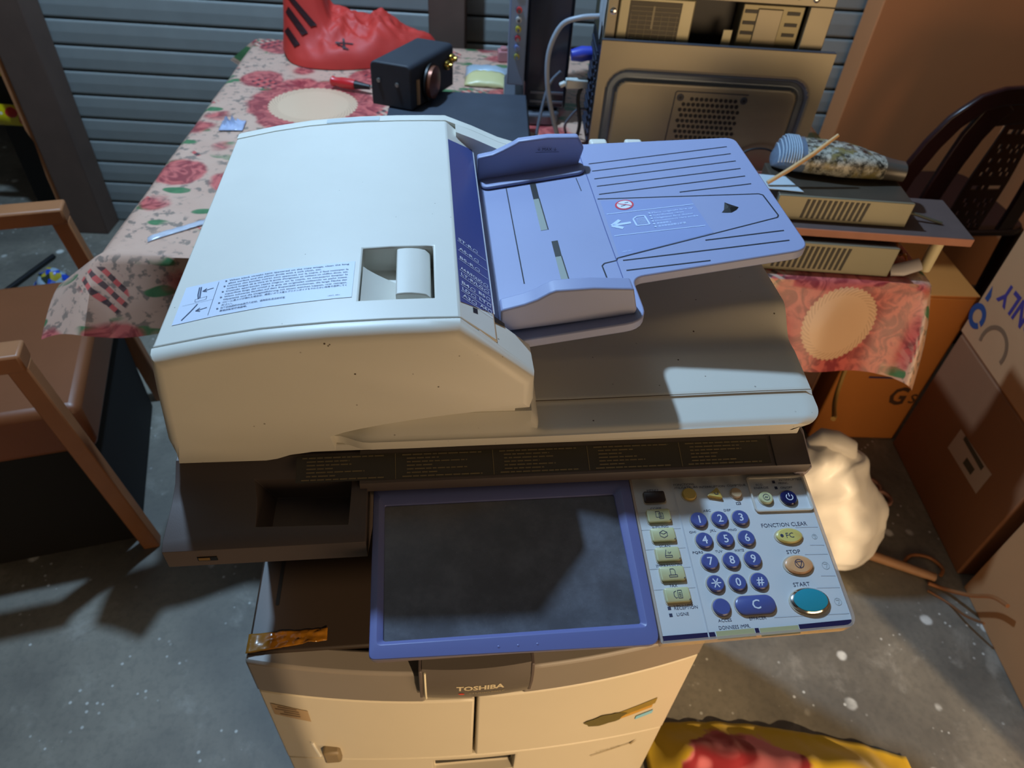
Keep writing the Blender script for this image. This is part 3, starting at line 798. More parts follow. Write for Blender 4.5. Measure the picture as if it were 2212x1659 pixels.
# lettering
F0 = lambda a_, b2: cp(a_, b2, -.0008)
for tx, x, y, w, c in (('MENU', .4296, -.0318, .0105, .0024), ('COPIE', .4290, -.0502, .0105, .0024), ('e-FILING', .4292, -.0681, .0150, .0024), ('SCAN', .4293, -.0864, .0100, .0024), ('IMPRESSION', .4292, -.1042, .0230, .0026), ('FAX', .4293, -.1222, .0066, .0026),
                       ('MEM. FAX', .4340, -.1385, .0170, .0026), ('RECEPTION', .4355, -.1415, .0205, .0026), ('LIGNE', .4315, -.1467, .0105, .0026),
                       ('ABC', .4767, -.0547, .0070, .0022), ('DEF', .4962, -.0552, .0066, .0022), ('GHI', .4580, -.0748, .0062, .0022), ('JKL', .4772, -.0742, .0060, .0022), ('MNO', .4957, -.0746, .0078, .0022), ('PQRS', .4580, -.0940, .0096, .0022), ('TUV', .4775, -.0942, .0066, .0022), ('WXYZ', .4965, -.0942, .0090, .0022),
                       ('FONCTION CLEAR', .5462, -.0722, .0440, .0038), ('STOP', .5462, -.0983, .0130, .0036), ('START', .5436, -.1280, .0152, .0036), ('ACCES', .4664, -.1541, .0118, .0026), ('EFFACER', .4955, -.1541, .0150, .0026), ('DONNEES IMPR.', .4733, -.1600, .0275, .0030),
                       ('FONCTIONS', .4612, -.0272, .0200, .0022), ('UTILISATEURS', .4620, -.0303, .0240, .0022), ('INTERRUPTION', .4880, -.0307, .0250, .0022), ('COMPTEUR', .5123, -.0305, .0185, .0022),
                       ('ECO.', .5352, -.0310, .0072, .0022), ('ENERGIE', .5360, -.0342, .0145, .0022), ('INTERRUPTEUR', .5680, -.0270, .0240, .0020), ('PRINC.', .5595, -.0304, .0098, .0022), ('ON/OFF', .5608, -.0352, .0120, .0024), ('123', .5090, -.0490, .0040, .0016)):
    L = B(); L.text(tx, x, y, F0, width=w, cap=c); L.build('key_legend', INK, panel, recalc=False)
for x, y in ((.4211, -.1412), (.4211, -.1470), (.5500, -.0288), (.5505, -.0350)):
    k = B(); k.add([F0(x - .0014, y - .0014), F0(x + .0014, y - .0014), F0(x + .0014, y + .0014), F0(x - .0014, y + .0014)], [(0, 1, 2, 3)]); k.build('status_light', INK, panel, recalc=False)
L = B(); L.strip(sq(.5068, -.0502, .5112, -.0478), .0003, F0); L.build('legend_box', INK, panel, recalc=False)
for x, y, r_ in ((.5711, -.0853, .0024), (.5717, -.1127, .0034), (.5710, -.1449, .0032)):
    L = B(); L.strip([(x + r_ * math.cos(a_ * .7854), y + r_ * math.sin(a_ * .7854)) for a_ in range(9)], .0006, F0); L.strip([(x - r_ * .5, y + r_ * .4), (x + r_ * .5, y + r_ * .4), (x, y - r_ * .6)], .0006, F0)
    L.build('braille_symbol', mat('faint_print', '#b4babd', .5, var=0), panel, recalc=False)

# --- base cabinet
def fy(x): return -.0255 - .034 * (1 - ((x - .28) / .285) ** 2)
def arch(x): return .281 + .040 * (1 - ((x - .268) / .275) ** 2)
def front_plate(x0, x1, z0, z1, off=0.0, th=.02, n=16):
    """curved front plate; z0 / z1 may be functions of x"""
    secs = []
    q = B()
    for i in range(n + 1):
        x = x0 + (x1 - x0) * i / n; y = fy(x) + off
        a = z0(x) if callable(z0) else z0; b2 = z1(x) if callable(z1) else z1
        secs.append([(x, y, a), (x, y + th, a), (x, y + th, b2), (x, y, b2)])
    q.sections(secs); return q
q = B(); q.box(.006, .562, .0, .425, .035, .586); q.build('cabinet_body', mat('lavender_cabinet', '#8f8a94', .45, var=.05), copier, bevel=.004)
q = B(); q.box(.002, .566, -.020, .425, .5855, .5935)
q.build('output_tray', mat('dark_brown_plastic', '#30261f', .5, var=.12), copier, bevel=.003)
q = B(); q.box(.004, .566, .20, .425, .5935, .802); q.box(.53, .5665, -.005, .425, .5935, .802); q.box(.004, .070, .118, .425, .5935, .802); q.build('rear_column_light_block', DARKP, copier, bevel=.003)  # left front post is unseen, added to keep bulb light off the tray
q = B(); q.prism(rrect(.0265, .0310, .040, .110, .002, 3), .5936, .5942, 'z'); q.build('tray_groove', BLACK, copier)
front_plate(.0, .207, .512, .590, -.001, .03, 12).build('trim_band', GREYT, copier, bevel=.004, smooth=40)
front_plate(.326, .566, .520, .590, -.001, .03, 12).build('trim_band', GREYT, copier, bevel=.004, smooth=40)
front_plate(.001, .2675, lambda x: arch(x) + .003, .5105, 0, .024, 14).build('front_door', DOORC, copier, bevel=.003, smooth=40)
front_plate(.2715, .5655, lambda x: arch(x) + .003, .5185, 0, .024, 14).build('front_door', DOORC, copier, bevel=.003, smooth=40)
drw = front_plate(.001, .5655, .045, arch, .001, .026, 22).build('paper_drawer', DOORC, copier, bevel=.003, smooth=40)
q = B(); q.box(.212, .330, -.09, -.040, .245, .305); cut(drw, q)
q = B(); q.box(.208, .334, -.0405, -.036, .240, .310); q.build('drawer_grip', BLACK, drw)
q = B(); q.box(.02, .546, .0, .40, .0, .036); q.build('plinth', BLACK, copier, bevel=.004)
# name plate
def npy(x, z): return -.0640 - .0075 * math.sin(math.pi * min(1, max(0, (z - .541) / .085))) - .004 * (1 - ((x - .268) / .062) ** 2)
def npf(x, z, h=0.0): return (x, npy(x, z) - h, z)
q = B(); zs = [.543 + .077 * k_ / 10 for k_ in range(11)]
q.sections([[npf(.2055 + .125 * i / 12, z) for z in zs] + [(.2055 + .125 * i / 12, -.03, .62), (.2055 + .125 * i / 12, -.03, .543)] for i in range(13)])
nplate = q.build('name_plate', mat('name_plate_grey', '#57504a', .3, var=.1), copier, smooth=40)
for x in (.2035, .3325):
    q = B(); q.prism([(-.0715, .580), (-.067, .548), (-.045, .540), (-.045, .62), (-.068, .618), (-.0715, .60)], x - .002, x + .002, 'x')
    q.build('plate_end', DARKP, nplate, bevel=.001)
q = B(); q.tube([npf(.2085, z, .0012) for z in (.544, .55, .565, .58, .60, .615)], .0013, 6); q.build('chrome_strip', mat('pale_strip', '#d8cfb4', .3, var=0), nplate, smooth=60)
q = B(); q.text('TOSHIBA', .2720, .5835, lambda a_, b2: npf(a_, b2, .0004), width=.056, cap=.0105, bold=.035)
q.build('brand_lettering', mat('silver_letter', '#c9bb9c', .4, metal=.2, var=0), nplate, recalc=False)
q = B(); q.text('-STUDIO306LP', .2790, .5670, lambda a_, b2: npf(a_, b2, .0004), width=.045, cap=.0058)
q.build('model_lettering', mat('dull_letter', '#9a8c6e', .4, var=0), nplate, recalc=False)
q = B(); q.text('e', .2500, .5672, lambda a_, b2: npf(a_, b2, .0004), width=.0075, cap=.0080, bold=.05)
q.build('red_letter', mat('red_letter', '#c04030', .5, var=0), nplate, recalc=False)
# stickers and latch on the doors
def fpt(x, z, h=.0008): return (x, fy(x) - h, z)
q = B(); q.grid(lambda u, v: fpt(.010 + .046 * u, .444 + .034 * v - .01 * u), 4, 1); q.build('rating_label', mat('tan_label', '#a98f6c', .6, var=.05), copier, recalc=False)
q = B()
for i, (w, xo) in enumerate(((.024, .004), (.030, 0), (.020, .010), (.026, .004))):
    q.strip([(.014 + xo, .470 - i * .007), (.014 + xo + w, .468 - i * .007)], .0032, lambda a_, b2: fpt(a_, b2, .0012))
q.build('rating_print', mat('brown_print', '#7a6448', .6, var=0), copier, recalc=False)
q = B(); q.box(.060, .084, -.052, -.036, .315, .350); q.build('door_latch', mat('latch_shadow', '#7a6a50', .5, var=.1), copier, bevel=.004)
q = B(); q.tube([fpt(.047, .360), fpt(.049, .340), fpt(.052, .312)], .0022, 6); q.build('latch_edge', CREAM, copier, smooth=50)
q = B(); q.grid(lambda u, v: fpt(.474 + .055 * u, .3865 + .019 * v - .010 * (1 - u) + .006 * u), 4, 1); q.build('star_sticker', mat('olive_band', '#8a7430', .5, var=.2, vscale=60), copier, recalc=False)
q = B(); q.grid(lambda u, v: fpt(.474 + .052 * u, .3750 + .010 * v + .012 * u - .006), 4, 1); q.build('star_sticker', mat('amber_band', '#b98d3c', .5, var=.15, vscale=60), copier, recalc=False)
q = B(); q.add([fpt(.455 + (.0300 + .004 * math.sin(5 * a_)) * math.cos(a_), .383 + (.017 + .0015 * math.cos(7 * a_)) * math.sin(a_), .0014) for a_ in [k_ * math.pi / 12 for k_ in range(24)]], [tuple(range(24))]); q.build('star_sticker', mat('dark_olive_print', '#5d5326', .55, var=.25, vscale=120), copier, recalc=False)
q = B(); q.grid(lambda u, v: fpt(.505 + .026 * u, .352 + .012 * v + .006 * u, .0012), 2, 1); q.build('blue_label', mat('sky_label', '#79b5cf', .5, var=.03), copier, recalc=False)
q = B(); q.strip([(.452, .2425), (.522, .2520)], .0022, fpt); q.text('e-Filing BOX', .480, .252, fpt, width=.040, cap=.004); q.add([fpt(.514, .252, .001), fpt(.526, .259, .001), fpt(.518, .245, .001)], [(0, 1, 2)]); q.build('drawer_mark', mat('grey_print', '#8b7a58', .6, var=0), copier, recalc=False)
# brown tape stuck on the tray edge
q = B(); rng = random.Random(5)
def tape(u, v):
    x = .001 + .092 * u; y = -.020 + .024 * v * (1 - .35 * u) + .010 * u
    return (x, y, .5945 + .006 * abs(noise.noise((x * 90, y * 130, 1.2))) * (0.3 + u))
q.grid(tape, 26, 10); q.build('packing_tape', mat('amber_tape', '#8a5a18', .14, var=.35, vscale=50, alpha=.85), copier, smooth=60, solid=.0003)
# ================================================================ the table and its cloth
TY = math.radians(-4.7); TO = (-.315, .629); TL, TW = 1.42, 1.07
tc, ts = math.cos(TY), math.sin(TY)


def T(u, v, z=.72):
    return (TO[0] + u * tc - v * ts, TO[1] + u * ts + v * tc, z)


table = thing('table', 'large rectangular wooden table hidden under the rose-printed cloth', 'table', T(TL / 2, TW / 2, 0), world=True)
WOODD = mat('dark_table_wood', '#4a2a1a', .6, var=.25)
q = B(); q.box(.006, TL - .006, .006, TW - .006, .685, .7165, xf=T); q.build('tabletop', WOODD, table, bevel=.004)
for u in (.03, TL - .08):
    for v in (.14, TW - .08):
        q = B(); q.box(u, u + .05, v, v + .05, 0, .686, xf=T); q.build('leg', WOODD, table, bevel=.004)

# cloth material, pattern laid out in metres along the cloth
m = bpy.data.materials.new('rose_print_cloth'); m.use_nodes = True
t = NT(m); uv = t.coord('UV')
sep = t.node('ShaderNodeSeparateXYZ', ins={'Vector': uv}); U, V = sep.outputs[0], sep.outputs[1]
warp = t.node('ShaderNodeMix', data_type='VECTOR', ins={0: .035, 4: uv, 5: t.node('ShaderNodeTexNoise', ins={'Vector': uv, 'Scale': 9.0}).outputs['Color']}).outputs[1]
c = t.mix(t.noise(uv, 14, 4), '#d3b09a', '#be9480')
sp = t.math('MULTIPLY', t.step(t.noise(uv, 55, 4), .53, .60), t.step(t.noise(uv, 9, 2), .38, .5))
c = t.mix(t.math('MULTIPLY', sp, .7), c, '#5f5c55')
lv_ = t.node('ShaderNodeMapping', ins={'Vector': warp, 'Rotation': (0, 0, .6), 'Scale': (1.0, 2.3, 1), 'Location': (.3, .1, 0)}).outputs[0]
lf = t.math('MULTIPLY', t.math('SUBTRACT', 1.0, t.step(t.voro(lv_, 13), .30, .36)), t.step(t.noise(uv, 6, 2), .44, .50))
c = t.mix(lf, c, t.mix(t.noise(uv, 60, 2), '#2f5a3a', '#5c8a5c'))
vd = t.voro(warp, 7.6); rose = t.math('SUBTRACT', 1.0, t.step(t.math('ADD', vd, t.math('MULTIPLY', t.noise(uv, 24, 3), .14)), .42, .50))
rings = t.node('ShaderNodeTexNoise', ins={'Vector': warp, 'Scale': 26.0, 'Detail': 3.0, 'Distortion': 2.2}).outputs['Fac']
pink = t.mix(t.step(rings, .38, .62), '#8c2c36', '#c9605c')
c = t.mix(t.math('MULTIPLY', rose, .92), c, pink)
# bands of red and black checks
ck = t.math('MULTIPLY', t.step(t.math('SINE', t.math('MULTIPLY', t.math('ADD', U, V), 260.0)), -.2, .2), t.step(t.noise(uv, 7.5, 1), .61, .63))
c = t.mix(t.math('MULTIPLY', ck, .85), c, t.mix(t.step(t.math('SINE', t.math('MULTIPLY', t.math('SUBTRACT', U, V), 200.0)), -.1, .1), '#33222e', '#c94a4a'))


def doily(c, u0, v0, r, ring, sx=1.0):
    du = t.math('MULTIPLY', t.math('SUBTRACT', U, u0), sx); dv = t.math('SUBTRACT', V, v0)
    d = t.math('SQRT', t.math('ADD', t.math('MULTIPLY', du, du), t.math('MULTIPLY', dv, dv)))
    a = t.math('ARCTAN2', dv, du)
    sc = t.math('MULTIPLY', t.math('ABSOLUTE', t.math('SINE', t.math('MULTIPLY', a, 22.0))), r * .05)
    if ring:
        big = t.math('SUBTRACT', 1.0, t.step(t.math('ADD', d, t.math('MULTIPLY', t.noise(uv, 10, 3), .12)), ring, ring + .02))
        c = t.mix(t.math('MULTIPLY', big, .93), c, pink)
    inside = t.math('SUBTRACT', 1.0, t.step(t.math('SUBTRACT', d, sc), r - .002, r + .001))
    edge = t.math('MULTIPLY', t.step(d, r * .80, r * .84), t.step(t.math('SINE', t.math('ADD', t.math('MULTIPLY', a, 44.0), t.math('MULTIPLY', d, 900.0))), .2, .5))
    c = t.mix(inside, c, t.mix(t.math('MULTIPLY', edge, .45), '#dcb898', '#a87f64'))
    return c


c = doily(c, .232, .640, .098, .20)
c = doily(c, 1.275, -.082, .068, .20)
c = doily(c, .70, .45, .10, .21)
t.color(c)
t.b.inputs['Roughness'].default_value = .32
t.b.inputs['Sheen Weight'].default_value = .05
t.bump(t.noise(uv, 40, 3), .15, .002)
CLOTH = m


def cloth_pos(u, v):
    """flat cloth coordinates -> hanging position"""
    eu = -u if u < 0 else (u - TL if u > TL else 0.0)
    ev = -v if v < 0 else (v - TW if v > TW else 0.0)
    su = -1 if u < 0 else 1; sv = -1 if v < 0 else 1
    cu = min(max(u, 0), TL); cv_ = min(max(v, 0), TW)
    e = math.hypot(eu, ev)
    if e == 0:
        return T(cu, cv_, .7205 + .0012 * noise.noise((u * 9, v * 9, 0)))
    left_near = (u < .25 and v < .2)
    fl = .25
    if eu > 0 and ev > 0: fl = .80 if u < 0 else .30
    elif u < .16 and ev > 0: fl = .25 + .5 * (1 - u / .16) * .5
    rip = .010 * math.sin(u * 26 + 1) * min(1, e / .08) if ev > 0 else .010 * math.sin(v * 22) * min(1, e / .08)
    drop = e * math.sqrt(max(.1, 1 - fl * fl))
    ou = su * eu / e * e * fl; ov = sv * ev / e * (e * fl + rip) if ev > 0 else 0
    if eu > 0 and ev == 0: ou += su * rip
    r = .006
    return T(cu + ou, cv_ + ov, .7205 - max(0, drop - r * .4) - .001)


def near_drop(u):
    x = min(max(u / TL, 0), 1)
    return .135 + .055 * x ** 2.5


cl = B(); NU, NV_ = 110, 88
us = [-.11 + (TL + .20) * i / NU for i in range(NU + 1)]
uvs = []
for j in range(NV_ + 1):
    for i in range(NU + 1):
        u = us[i]; nd = near_drop(u)
        v0 = -nd; v = v0 + (TW + .10 - v0) * (j / NV_) ** 1.0
        cl.v.append(cloth_pos(u, v)); uvs.append((u, v))
Wc = NU + 1
cl.f = [(j * Wc + i, j * Wc + i + 1, (j + 1) * Wc + i + 1, (j + 1) * Wc + i) for j in range(NV_) for i in range(NU)]
cl.m = [0] * len(cl.f)
cloth = cl.build('tablecloth', CLOTH, recalc=False, smooth=70)
uvl = cloth.data.uv_layers.new(name='UVMap')
for lp in cloth.data.loops: uvl.data[lp.index].uv = uvs[lp.vertex_index]
tag(cloth, 'plastic tablecloth printed with red roses, leaves and cream doilies', 'tablecloth')


def blob(path, radii, n=20, amp=.01, freq=14, seed=0, sub=3, ups=None):
    """lumpy soft form lofted along a path of points; radii (a, b) per point"""
    P = []; Rr = []
    for i in range(len(path) - 1):
        for k in range(sub):
            s = k / sub; P.append(Vector(path[i]).lerp(Vector(path[i + 1]), s)); Rr.append((radii[i][0] + (radii[i + 1][0] - radii[i][0]) * s, radii[i][1] + (radii[i + 1][1] - radii[i][1]) * s))
    P.append(Vector(path[-1])); Rr.append(radii[-1])
    b = B(); b.tube(P, Rr, n, upref=ups)
    out = []
    for p in b.v:
        d = noise.noise_vector((p[0] * freq + seed, p[1] * freq, p[2] * freq)); d2 = noise.noise_vector((p[0] * freq * 2.7 + seed, p[1] * freq * 2.7, p[2] * freq * 2.7))
        out.append((p[0] + (d.x + d2.x * .5) * amp, p[1] + (d.y + d2.y * .5) * amp, p[2] + (d.z + d2.z * .5) * amp))
    b.v = out
    return b


# ---------------------------------------------------------------- on the table, left to right
# red carrier bag: crumpled film standing up at its left end
def ridged(x, y, z): return 1 - 2 * abs(noise.noise((x, y, z)))
def bagpt(u, v):
    a = 2 * math.pi * u; r = v
    ex = .205 * (1 + .05 * math.sin(3 * a + 1)); ey = .135 * (1 + .08 * math.sin(2 * a))
    x = .055 + ex * r * math.cos(a); y = 1.605 + ey * r * math.sin(a) + .10 * (x - .055)
    body = .060 * (1 - r ** 3.0) ** .6 * (1 - .25 * sstep((x - .05) / .2))
    tall = .19 * math.exp(-(((x + .075) / .050) ** 4) - (((y - 1.615) / .070) ** 4))
    cr = (.026 * ridged(x * 8, y * 9, 1) + .014 * ridged(x * 19, y * 17, 3) + .006 * ridged(x * 45, y * 40, 6)) * (1 - r ** 4)
    return (x + .012 * noise.noise((x * 12, y * 12, 9)) * (1 - r), y, .7228 + max(0, body + tall + cr * (1 + tall * 4)))
b = B(); b.grid(bagpt, 96, 40)
REDBAG = mat('red_plastic_film', '#c4352b', .6, var=.18, vscale=16)
bag = thing('carrier_bag', 'crumpled red plastic carrier bag with black lettering at the back of the table', 'bag', (0, 1.62, .7225), world=True)
body = b.build('bag_body', REDBAG, bag, smooth=60, recalc=False)
BVH = None
from mathutils.bvhtree import BVHTree
def project_on(obj_b, origin_dir):
    bm_ = bmesh.new(); me_ = bpy.data.meshes.new('tmp'); me_.from_pydata(obj_b.v, [], obj_b.f); bm_.from_mesh(me_); tr_ = BVHTree.FromBMesh(bm_); bm_.free(); bpy.data.meshes.remove(me_); return tr_
tree = project_on(b, None)
def on_bag(x, z, off=.003):
    hit = tree.ray_cast(Vector((x, 1.2, z + .2075)), Vector((0, .86, -.51)))
    return (hit[0] + Vector((0, -.86, .51)) * off) if hit[0] else Vector((x, 1.6, z))
BAGINK = mat('bag_black_ink', '#2c0f14', .5, var=0)
def patch(poly2, n_=4):
    a, b2, c2, d2 = poly2
    k_ = B(); k_.grid(lambda u, v: tuple(on_bag(*[(a[i] * (1 - u) + b2[i] * u) * (1 - v) + (d2[i] * (1 - u) + c2[i] * u) * v for i in (0, 1)])), n_, n_)
    k_.build('printed_stroke', BAGINK, bag, recalc=False)
patch([(-.108, .868), (-.094, .868), (-.038, .795), (-.054, .790)], 8); patch([(-.115, .830), (-.105, .842), (-.062, .775), (-.078, .768)], 8); patch([(-.125, .785), (-.112, .792), (-.085, .745), (-.10, .738)], 6)
patch([(.005, .752), (.050, .748), (.048, .744), (.004, .747)]); patch([(.022, .762), (.027, .762), (.032, .728), (.024, .728)]); patch([(.008, .742), (.012, .745), (.040, .728), (.035, .726)])

# screwdriver
d = thing('screwdriver', 'red and black handled screwdriver lying by the box speaker', 'screwdriver', (.045, 1.335, .724), world=True)
ax = Vector((.092, -.036, 0)).normalized(); s0 = Vector((.003, 1.353, .737))
q = B(); q.tube([s0, s0 + ax * .004, s0 + ax * .012, s0 + ax * .03, s0 + ax * .05, s0 + ax * .062], [.009, .0125, .010, .0125, .0125, .011], 10); q.build('handle', mat('screwdriver_red', '#c8262b', .3, var=.05), d, smooth=50)
q = B(); q.tube([s0 + ax * .0625, s0 + ax * .075, s0 + ax * .10], [.010, .0085, .006], 10); q.build('collar', BLACK, d, smooth=50)
q = B(); q.tube([s0 + ax * .10, s0 + ax * .19], .003, 8); q.build('shaft', CHROME, d, smooth=50)

# black amplifier lying flat, with the small box on top
BOXBLK = mat('scuffed_black_vinyl', '#262a33', .62, var=.25, vscale=40, grain=.25, gscale=500)
amp = thing('amplifier', 'flat dusty black amplifier case lying under the box speaker', 'amplifier', T(.62, .40, .7205), TY)
q = B(); q.box(-.19, .10, -.11, .16, .008, .078); q.build('case', mat('dusty_black_metal', '#3c424d', .5, var=.3, vscale=18, grain=.1), amp, bevel=.003)
for fx in (-.17, .08):
    for fz in (-.09, .14):
        q = B(); q.disc((fx, fz, 0), (0, 0, 1), .010, .009, 12); q.build('foot', BLACK, amp)
q = B(); q.box(.1005, .1025, -.10, .15, .014, .072); q.build('side_panel', BLACK, amp, bevel=.001)

sp_o = Vector((.2, 1.029, .8005))
e1 = Vector((-.082, .033, 0)).normalized(); e2 = Vector((.097, .154, 0)).normalized()
spk = thing('box_speaker', 'small black box with a copper dome and brass terminals on the amplifier', 'speaker', tuple(sp_o), world=True)
def sb(a, b2, z): p = sp_o + e1 * a + e2 * b2; return (p.x, p.y, p.z + z)
q = B(); ring = fillet([(0, 0), (.088, 0), (.088, .088), (0, .088)], [0, 0, .012, .012], 4)
q.sections([[sb(p[0], 0, p[1]) for p in ring], [sb(p[0], .17, p[1]) for p in ring]]); 
q.build('cabinet', BOXBLK, spk, bevel=.003, smooth=35)
nrm = -e1
def face(b2, z, h=0.0): p = sp_o - e1 * h + e2 * b2; return Vector((p.x, p.y, p.z + z))
q = B(); q.disc(face(.070, .038, .0005), nrm, .037, .004, 28, 0); q.disc(face(.070, .038, .0045), nrm, .032, .012, 28, 1, r2=.45); q.build('dome', [BLACK, mat('copper_dome', '#7a4a36', .35, metal=.5, var=.1)], spk, smooth=50)
for b2, z in ((.138, .052), (.158, .060)):
    q = B(); q.disc(face(b2, z), nrm, .010, .008, 14, 0, r2=.8); q.disc(face(b2, z, .008), nrm, .005, .006, 12, 0); q.build('terminal', mat('brass', '#b89a4c', .25, metal=1, var=0), spk, smooth=40)
for a, z in ((.070, .052), (.030, .048)):
    p = Vector(sb(a, 0, z)); q = B(); q.disc(p, -e2, .0045, .003, 10, r2=.6); q.build('rivet', mat('dull_rivet', '#8b8b88', .4, metal=.7, var=0), spk, smooth=40)
q = B(); q.box(0, .006, 0, .004, 0, .05, xf=lambda x, y, z: tuple(face(.020 + x, .006 + z, y))); q.build('wire_strip', mat('tan_wire', '#a78660', .5, var=0), spk)

# packets of paper and foil behind the amplifier
pk = thing('parts_packet', 'pale blue and yellow plastic packet lying behind the amplifier', 'packet', (.385, 1.44, .7215), world=True)
def pkt(u, v): return (.325 + .115 * u + .012 * v, 1.375 + .13 * v - .02 * u, .7235 + .022 * math.sin(math.pi * u) ** .5 * math.sin(math.pi * v) ** .5 + .004 * noise.noise((u * 7, v * 7, 3)))
q = B(); q.grid(lambda u, v: pkt(u, v * .42), 12, 6); q.build('yellow_part', mat('packet_yellow', '#c9c08a', .35, var=.1), pk, smooth=60, solid=.001)
q = B(); q.grid(lambda u, v: pkt(u, .42 + v * .58), 12, 6); q.build('blue_part', mat('packet_blue', '#a9b9c6', .3, var=.15, vscale=40), pk, smooth=60, solid=.001)
q = B(); q.box(.425, .455, 1.545, 1.575, .7215, .748); q.box(.432, .448, 1.550, 1.57, .748, .756); tag(q.build('small_carton', mat('pink_card', '#b5787a', .6, var=.2), bevel=.002), 'tiny pink carton at the back edge of the table', 'box')
# clear wrapper and tape on the cloth
q = B(); q.grid(lambda u, v: (-.215 + .05 * u, 1.10 + .05 * v, .724 + .016 * abs(noise.noise((u * 5, v * 5, 7))) * math.sin(math.pi * u) * math.sin(math.pi * v) * 2), 12, 12)
tag(q.build('plastic_wrapper', mat('clear_wrapper', '#b9c4e0', .12, var=.3, vscale=60, alpha=.8, specks='#3a4fc0', speck_scale=60, speck_amt=.3), smooth=60, solid=.0004), 'scrap of clear wrapper with blue print beside the copier feeder', 'wrapper')
q = B(); q.grid(lambda u, v: (-.247 + .16 * u - .004 * v, .662 + .105 * u ** .9 + .016 * v, .7222 + .003 * abs(noise.noise((u * 14, v * 4, 1)))), 24, 3)
tag(q.build('clear_tape', mat('clear_tape', '#cdd0dc', .15, var=.2, vscale=80, alpha=.75), smooth=60, solid=.0003), 'strip of shiny clear tape across the near corner of the tablecloth', 'tape')

# upright set-top box with a row of sockets
av = thing('set_top_box', 'upright black set-top box with coloured sockets along its silver edge', 'electronics', (.485, 1.19, .7205), math.radians(-6))
q = B(); q.box(-.035, .062, -.02, .20, .030, .50); q.build('case', mat('glossy_black', '#2c3342', .18, var=.05), av, bevel=.008, seg=3)
q = B(); q.box(-.074, -.036, -.035, .19, .085, .50); q.build('socket_panel', mat('silver_panel', '#7f93ad', .35, metal=.4, var=.08), av, bevel=.003)
q = B(); q.prism(rrect(-.080, .050, -.045, .21, .03), 0, .028, 'z'); q.build('stand', mat('silver_base', '#6c717c', .3, metal=.5, var=.05), av, bevel=.006)
for z in (.045, .065): 
    q = B(); q.box(-.02, .055, -.0235, -.0195, z, z + .006); q.build('vent', mat('silver_base'), av, bevel=.001)
q = B(); q.box(-.062, -.048, -.0365, -.0345, .262, .278); q.build('hdmi_port', BLACK, av)
for i, cname in enumerate(('#c03a3a', '#c9c9c4', '#c9b93a', '#b0303a', '#7d8fc9', '#a8a24a')):
    q = B(); q.disc((-.055, -.0355, .240 - i * .0185), (0, -1, 0), .0062, .004, 14, 0); q.disc((-.055, -.0395, .240 - i * .0185), (0, -1, 0), .0035, .007, 12, 1)
    q.build('socket', [mat('ring' + cname, cname, .4, var=0), CHROME], av, smooth=40)

# cables between the set-top box and the computer
def cable(path, r, m_, label, name='cable', grp=None):
    P = [Vector(p) for p in path]; out = []
    for i in range(len(P) - 1):
        p0 = P[max(i - 1, 0)]; p1 = P[i]; p2 = P[i + 1]; p3 = P[min(i + 2, len(P) - 1)]
        for k_ in range(6):
            s = k_ / 6
            out.append(.5 * ((2 * p1) + (p2 - p0) * s + (2 * p0 - 5 * p1 + 4 * p2 - p3) * s * s + (3 * p1 - p0 - 3 * p2 + p3) * s ** 3))
    out.append(P[-1]); q_ = B(); q_.tube(out, r, 8)
    return tag(q_.build(name, m_, smooth=60), label, 'cable', grp)
GREYC = mat('grey_cable', '#8d97a3', .4, var=.05); BLKC = mat('black_cable', '#17181b', .45, var=0); TANC = mat('tan_cord', '#9a7440', .6, var=.1)
cable([(.567, 1.03, .990), (.53, 1.035, .985), (.497, 1.045, .967), (.478, 1.05, .917), (.480, 1.05, .853), (.497, 1.05, .785), (.518, 1.05, .727)], .0052, GREYC, 'thick grey cable looping down from the back of the computer')
cable([(.515, 1.10, .86), (.492, 1.10, .83), (.475, 1.08, .77), (.466, 1.06, .7255)], .0035, mat('dim_grey_cable', '#5d6470', .45, var=.05), 'thin grey cable slanting in front of the set-top box')
cable([(.570, 1.06, .86), (.548, 1.05, .83), (.556, 1.04, .77), (.548, 1.04, .7255)], .004, BLKC, 'black cable hanging beside the computer')
cable([(.571, 1.05, .80), (.553, 1.07, .79), (.535, 1.09, .75), (.54, 1.10, .7255)], .003, mat('dim_grey_cable'), 'dark grey lead coiled under the computer sockets')
q = B(); q.tube([(.527, 1.065, .905), (.548, 1.065, .908), (.568, 1.065, .910)], [.011, .015, .013], 12); tag(q.build('monitor_plug', mat('blue_plug', '#2f3fa8', .4, var=.05), smooth=50), 'blue monitor plug in the side of the computer', 'plug')
q = B(); q.box(.520, .566, 1.05, 1.068, .842, .860); q.tube([(.52, 1.06, .851), (.508, 1.06, .845)], .006, 8); tag(q.build('power_plug', mat('white_plug', '#b9c0bd', .4, var=.05), bevel=.003), 'off-white plug in the side of the computer', 'plug')

